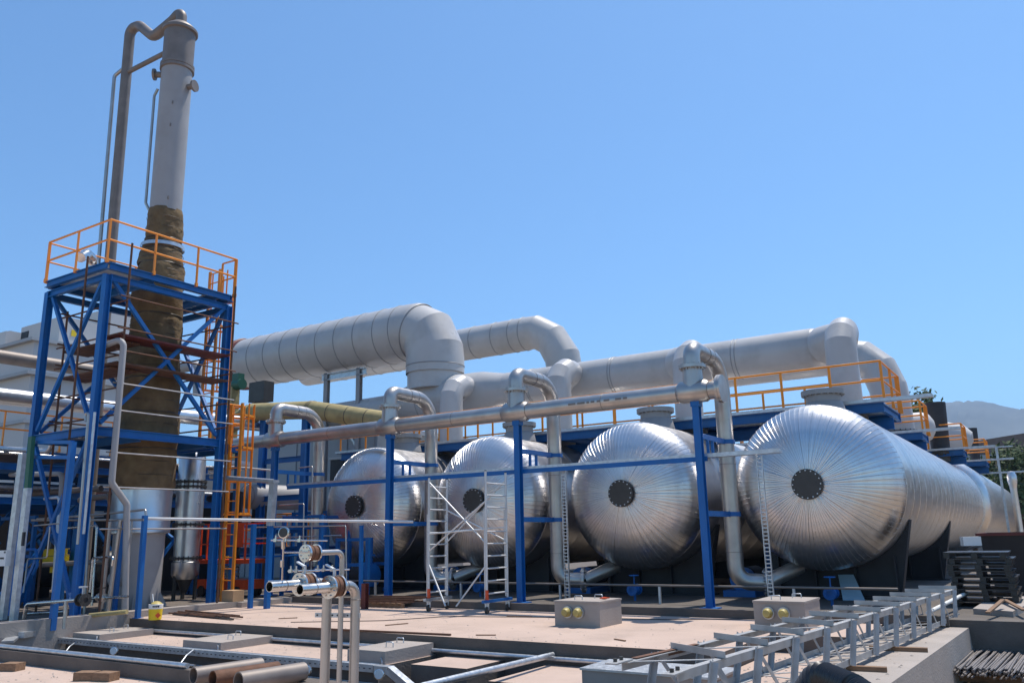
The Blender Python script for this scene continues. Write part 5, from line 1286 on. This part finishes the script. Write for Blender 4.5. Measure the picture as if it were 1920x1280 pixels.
for i, (x, y, h, r, lab) in enumerate(((-6.0, 74, 8.6, 2.6, 'bushy tree left of the far lamp post, below the brown hall roof'), (-2.6, 72, 8.4, 2.8, 'bushy tree right of the far lamp post, below the hall roof'), (1.0, 74, 8.6, 3.0, 'bushy tree at the right edge under the hall eaves'), (5.5, 76, 8.5, 3.2, 'bushy tree just beyond the right edge under the hall eaves'), (-9.0, 72, 8.0, 2.4, 'bushy tree behind the farthest orange railing'))):
    tree(x, y, -1.5, h, r, lab, 10 + i)
for (a, r0, r1, z0, z1, lab) in (((-3.85, 38.6), .42, .36, 4.9, 6.75, 'larger dark conical stack by the third platform rail'), ((-3.75, 55), .3, .25, 5.4, 7.25, 'smaller dark stack before the brown hall roof')):
    s = thing('dark_stack', lab, 'stack', (*a, z0 - .6), 'dark stacks above the tanks')
    part(M().lathe((*a, z0), A, [(-.2, r1 * .9), (0, r1), (z1 - z0, r0), (z1 - z0, r0 - .03), (.2, r1 - .03)], 28), 'stack_body', DARK, s)
    part(M().flange((*a, z0 - .25), A, r1 * .8, r1 * 1.25, .1, 18, .03).cyl((*a, 4.3), (*a, z0 - .2), r1 * .9, n=24), 'stack_base', GUN, s)
wv = thing('white_vessel', 'white domed vessel top behind the rear duct foot', 'vessel', (-4.6, 37, 4.6))
part(M().lathe((-5.2, 37, 5.6), (1, 0, 0), [(0, .62), (1.0, .62), (1.25, .5), (1.4, .25), (1.44, 0)], 32), 'shell', WALLW, wv)
part(M().cyl((-5, 37, 4.4), (-5, 37, 5.2), .3), 'support', DARK, wv)
wv2 = thing('white_vessel', 'white sloping vessel top right behind the larger dark stack', 'vessel', (-3.2, 44, 5))
part(M().lathe((-5, 44, 6.1), (1, -.0, -.28), [(0, .7), (1.6, .66), (2.0, .4), (2.1, 0)], 32).cyl((-4.6, 44, 4.4), (-4.6, 44, 6), .3), 'shell', WALLW, wv2)
for (x, y, z, lab) in ((-1.92, 40, 4.9, 'thin galvanised post with cross arm right of the farthest platform'),):
    g = thing('instrument_post', lab, 'post', (x, y, .1))
    part(M().bar((x, y, .1), (x, y, z), .09, .09), 'pole', GALV, g)
    part(M().bar((x - 3.2, y, z - .03), (x + .6, y, z - .03), .07, .05), 'cross_arm', GALV, g)
gf = thing('goalpost_frame', 'thin grey goalpost frame above the far end of the right tank', 'frame', (-1.6, 47, .1))
part(M().bar((-1.15, 47, .1), (-1.15, 47, 4.25), .1, .1), 'post', GALV, gf)
part(M().bar((-4.0, 47, 4.2), (-1.1, 47, 4.2), .1, .08), 'beam', GALV, gf)
vp = thing('vent_cap_pipe', 'stubby silver vent pipe with round cap beyond the right tank', 'pipe', (-1.72, 45, .1))
part(M().lathe((-1.72, 45, .1), A, [(0, .14), (3.2, .14), (3.35, .16), (3.6, .21), (3.8, .21), (4.0, .14), (4.03, 0)], 28), 'pipe_body', CLAD, vp)

# ---- haze: the air between the plant and the mountain
hz = M().bb((-5000, -300, -2.7), (5000, 5200, 520))
ho = bpy.data.objects.new('haze', hz.mesh('haze'))
hm_ = bpy.data.materials.new('haze_air'); hm_.use_nodes = True
hn, hl = hm_.node_tree.nodes, hm_.node_tree.links
for n_ in list(hn):
    if n_.type == 'BSDF_PRINCIPLED': hn.remove(n_)
pvn = hn.new('ShaderNodeVolumePrincipled')
pvn.inputs['Color'].default_value = (0.42, 0.66, 1.0, 1)
pvn.inputs['Density'].default_value = 0.00020
pvn.inputs['Anisotropy'].default_value = 0.3
hl.new(pvn.outputs[0], hn['Material Output'].inputs['Volume'])
ho.data.materials.append(hm_)
ho['kind'] = 'stuff'
link(ho)

# ---- dense plant in the shaded bay
def skid(x, y, w, d, h, label, body):
    t = thing('pump_skid', label, 'pump skid', (x, y, .05), 'blue pump skids in the shaded bay')
    for sx in (-w / 2, w / 2):
        for sy in (-d / 2, d / 2): part(M().bar((x + sx, y + sy, .05), (x + sx, y + sy, h), .1), 'frame_post', BLUE, t)
    for z in (.2, h * .55, h - .05):
        for sy in (-d / 2, d / 2): part(M().bar((x - w / 2 + .05, y + sy, z), (x + w / 2 - .05, y + sy, z), .09), 'frame_rail', BLUE, t)
    part(M().cyl((x - w * .3, y, .62), (x + w * .05, y, .62), .26, n=20), 'motor', body, t)
    part(M().lathe((x + w * .08, y, .62), (1, 0, 0), [(0, .15), (.05, .33), (.28, .33), (.33, .15)], 20), 'pump_casing', BLUE, t)
    part(M().cyl((x + w * .2, y, .9), (x + w * .2, y, h), .08), 'riser', BLUE, t)
    part(M().flange((x + w * .2, y, h * .7), (0, 0, 1), .08, .15, .04, 8), 'flange', BLUE, t)
    part(M().bb((x - w * .35, y - .3, .1), (x + w * .4, y + .3, .28)), 'base', DARK, t)
for a in ((-19.3, 18.6, 1.6, 1.2, 2.4, 'blue framed pump skid behind the two slim blue posts, nearest the leftmost tank', DARK), (-21.2, 20.6, 1.6, 1.0, 2.6, 'blue framed pump skid below the low orange railing', BLUE), (-17.6, 18.9, 1.2, 1.0, 1.7, 'small blue pump skid tucked beside the leftmost tank', DARK), (-23.2, 18.2, 1.6, 1.2, 2.2, 'blue framed pump skid behind the stainless vessel', DARK), (-25.5, 12.0, 2.2, 1.4, 2.5, 'dark pump skid behind the left tower leg', DARK), (-28.5, 11.6, 2.2, 1.4, 2.5, 'dark pump skid far left under the pipe rack', DARK)):
    skid(*a)
dw = thing('added_dark_wall', 'dark wall added to deepen the shade in the bay under the pipe rack', 'wall', (-28, 18.8, .05))  # panels added behind and beside the rack to make the bay darker
for k in range(9): part(M().bb((-32 + k * 1.0, 18.7, .05), (-31.03 + k * 1.0, 18.78 + .02 * (k % 2), 3.3 if k % 3 else 2.7)), 'panel', DARK, dw)
for k in range(8): part(M().bb((-32.2, 9 + k * 1.2, .05), (-32.12 + .02 * (k % 2), 10.15 + k * 1.2, 3.2)), 'panel', DARK, dw)
# ---- loose rubble
rnd = random.Random(5)
m = M()
def pebble(p, r):
    a = rnd.uniform(0, 6); vs = []
    for i in range(5): vs.append(V(p) + V((math.cos(a + i * 1.257) * r * rnd.uniform(.7, 1.2), math.sin(a + i * 1.257) * r * rnd.uniform(.7, 1.2), rnd.uniform(0, .2) * r)))
    vs.append(V(p) + V((0, 0, r * rnd.uniform(.5, .9))))
    m.add(vs, [(i, (i + 1) % 5, 5) for i in range(5)])
for i in range(1500): pebble((rnd.uniform(-1.95, 4.5), rnd.uniform(7, 18), -.68), rnd.uniform(.015, .06))
o = bpy.data.objects.new('gravel', m.mesh('gravel', None, SOIL)); o['kind'] = 'stuff'; link(o)
m = M()
for i in range(260): pebble((rnd.uniform(-17.5, -4.5), 12.0 + 4.4 * rnd.random() ** 2, .001), rnd.uniform(.006, .02))
for i in range(160): pebble((rnd.uniform(-4.2, -3.0), rnd.uniform(9.5, 14.2), -.279), rnd.uniform(.01, .03))
for i in range(160): pebble((rnd.uniform(-17.5, -9.5), rnd.uniform(10.5, 11.7), -.299), rnd.uniform(.006, .018))
for i in range(160): pebble((rnd.uniform(-14.5, -8), rnd.uniform(6, 7.9), -.319), rnd.uniform(.006, .02))
for i in range(120): pebble((rnd.uniform(-2.9, -1.95), rnd.uniform(8, 17), -.02), rnd.uniform(.008, .025))
o = bpy.data.objects.new('grit', m.mesh('grit', None, PALEC)); o['kind'] = 'stuff'; link(o)
for i, (px, py, L, a) in enumerate(((-8.6, 12.3, .35, .4), (-11.3, 13.1, .5, 1.2), (-6.2, 12.6, .3, -.5), (-9.9, 15.4, .6, .1), (-14.5, 13.2, .4, .8))):
    c = V((px, py, .012)); d = V((math.cos(a), math.sin(a), 0))
    solo(M().bar(c - d * L / 2, c + d * L / 2, .03, .015), 'wood_scrap', WOOD, ('short wood scrap near the main slab edge, right of middle', 'longer wood scrap lying in the open slab', 'short wood scrap below the open concrete box', 'wood scrap close to the scaffold tower castors', 'wood scrap on the slab right of the yellow bucket')[i], 'scrap', 'wood scraps on the slab')

for lab, pts, r, mt in (
    ('upright thin pipe with top elbow in the bay, nearest the front tower leg', [(-21.44, 11.9, 2.08), (-19.97, 11.9, 2.11), (-19.88, 11.9, 0.23)], .03, BRIGHT),
    ('slim upright pipe standing between the two slim blue posts left of the skirt', [(-18.95, 12.15, 1.9), (-18.96, 12.15, 0.17)], .028, STEEL),
    ('thick dull pipe crossing low behind the blue goalpost frame', [(-24.69, 12.6, 1.12), (-20.57, 12.6, 1.23), (-20.52, 12.6, 0.35)], .07, DARKG),
    ('dull pipe crossing high behind the blue goalpost frame', [(-25.14, 12.9, 3.14), (-21.61, 12.9, 3.13)], .08, DARKG),
    ('thin bright pipe crossing low in the left bay over the kerb', [(-21.26, 11.2, 0.33), (-17.98, 11.6, 0.5)], .03, BRIGHT),
    ('bent galvanised pipe dropping beside the left trunking post', [(-20.62, 10.9, 2.76), (-19.96, 10.9, 2.77), (-19.83, 10.9, 0.66)], .04, GALV),
    ('thin level pipe between orange ladder and blue columns', [(-22.25, 18.0, 1.74), (-18.07, 18.4, 1.78)], .025, GALV),
    ('second thin level pipe below it between ladder and blue columns', [(-20.85, 17.4, 1.18), (-17.66, 18.0, 1.28)], .03, BLUE)):
    pipe_thing('thin_pipe', lab, 'pipe', pts, r, mt, group='thin pipes of the left bay', n=10)
fs_ = thing('valve', 'small bright valve with hand wheel in the bay left of the pump body', 'valve', (-18.82, 11.5, 0.23))
fc = V((-18.85, 11.5, 0.46))
part(M().lathe(fc - V((.12, 0, 0)), (1, 0, 0), [(0, .1), (.03, .1), (.031, .05), (.12, .08), (.21, .05), (.211, .1), (.24, .1)], 16), 'body', BRIGHT, fs_)
part(M().ring(fc + V((0, 0, .22)), (0, 0, 1), .09, .01, 18, 6).cyl(fc, fc + V((0, 0, .23)), .012, n=8), 'hand_wheel', GUN, fs_)
part(M().cyl(fc, (fc.x, fc.y, .0), .02, n=8), 'stand', STEEL, fs_)
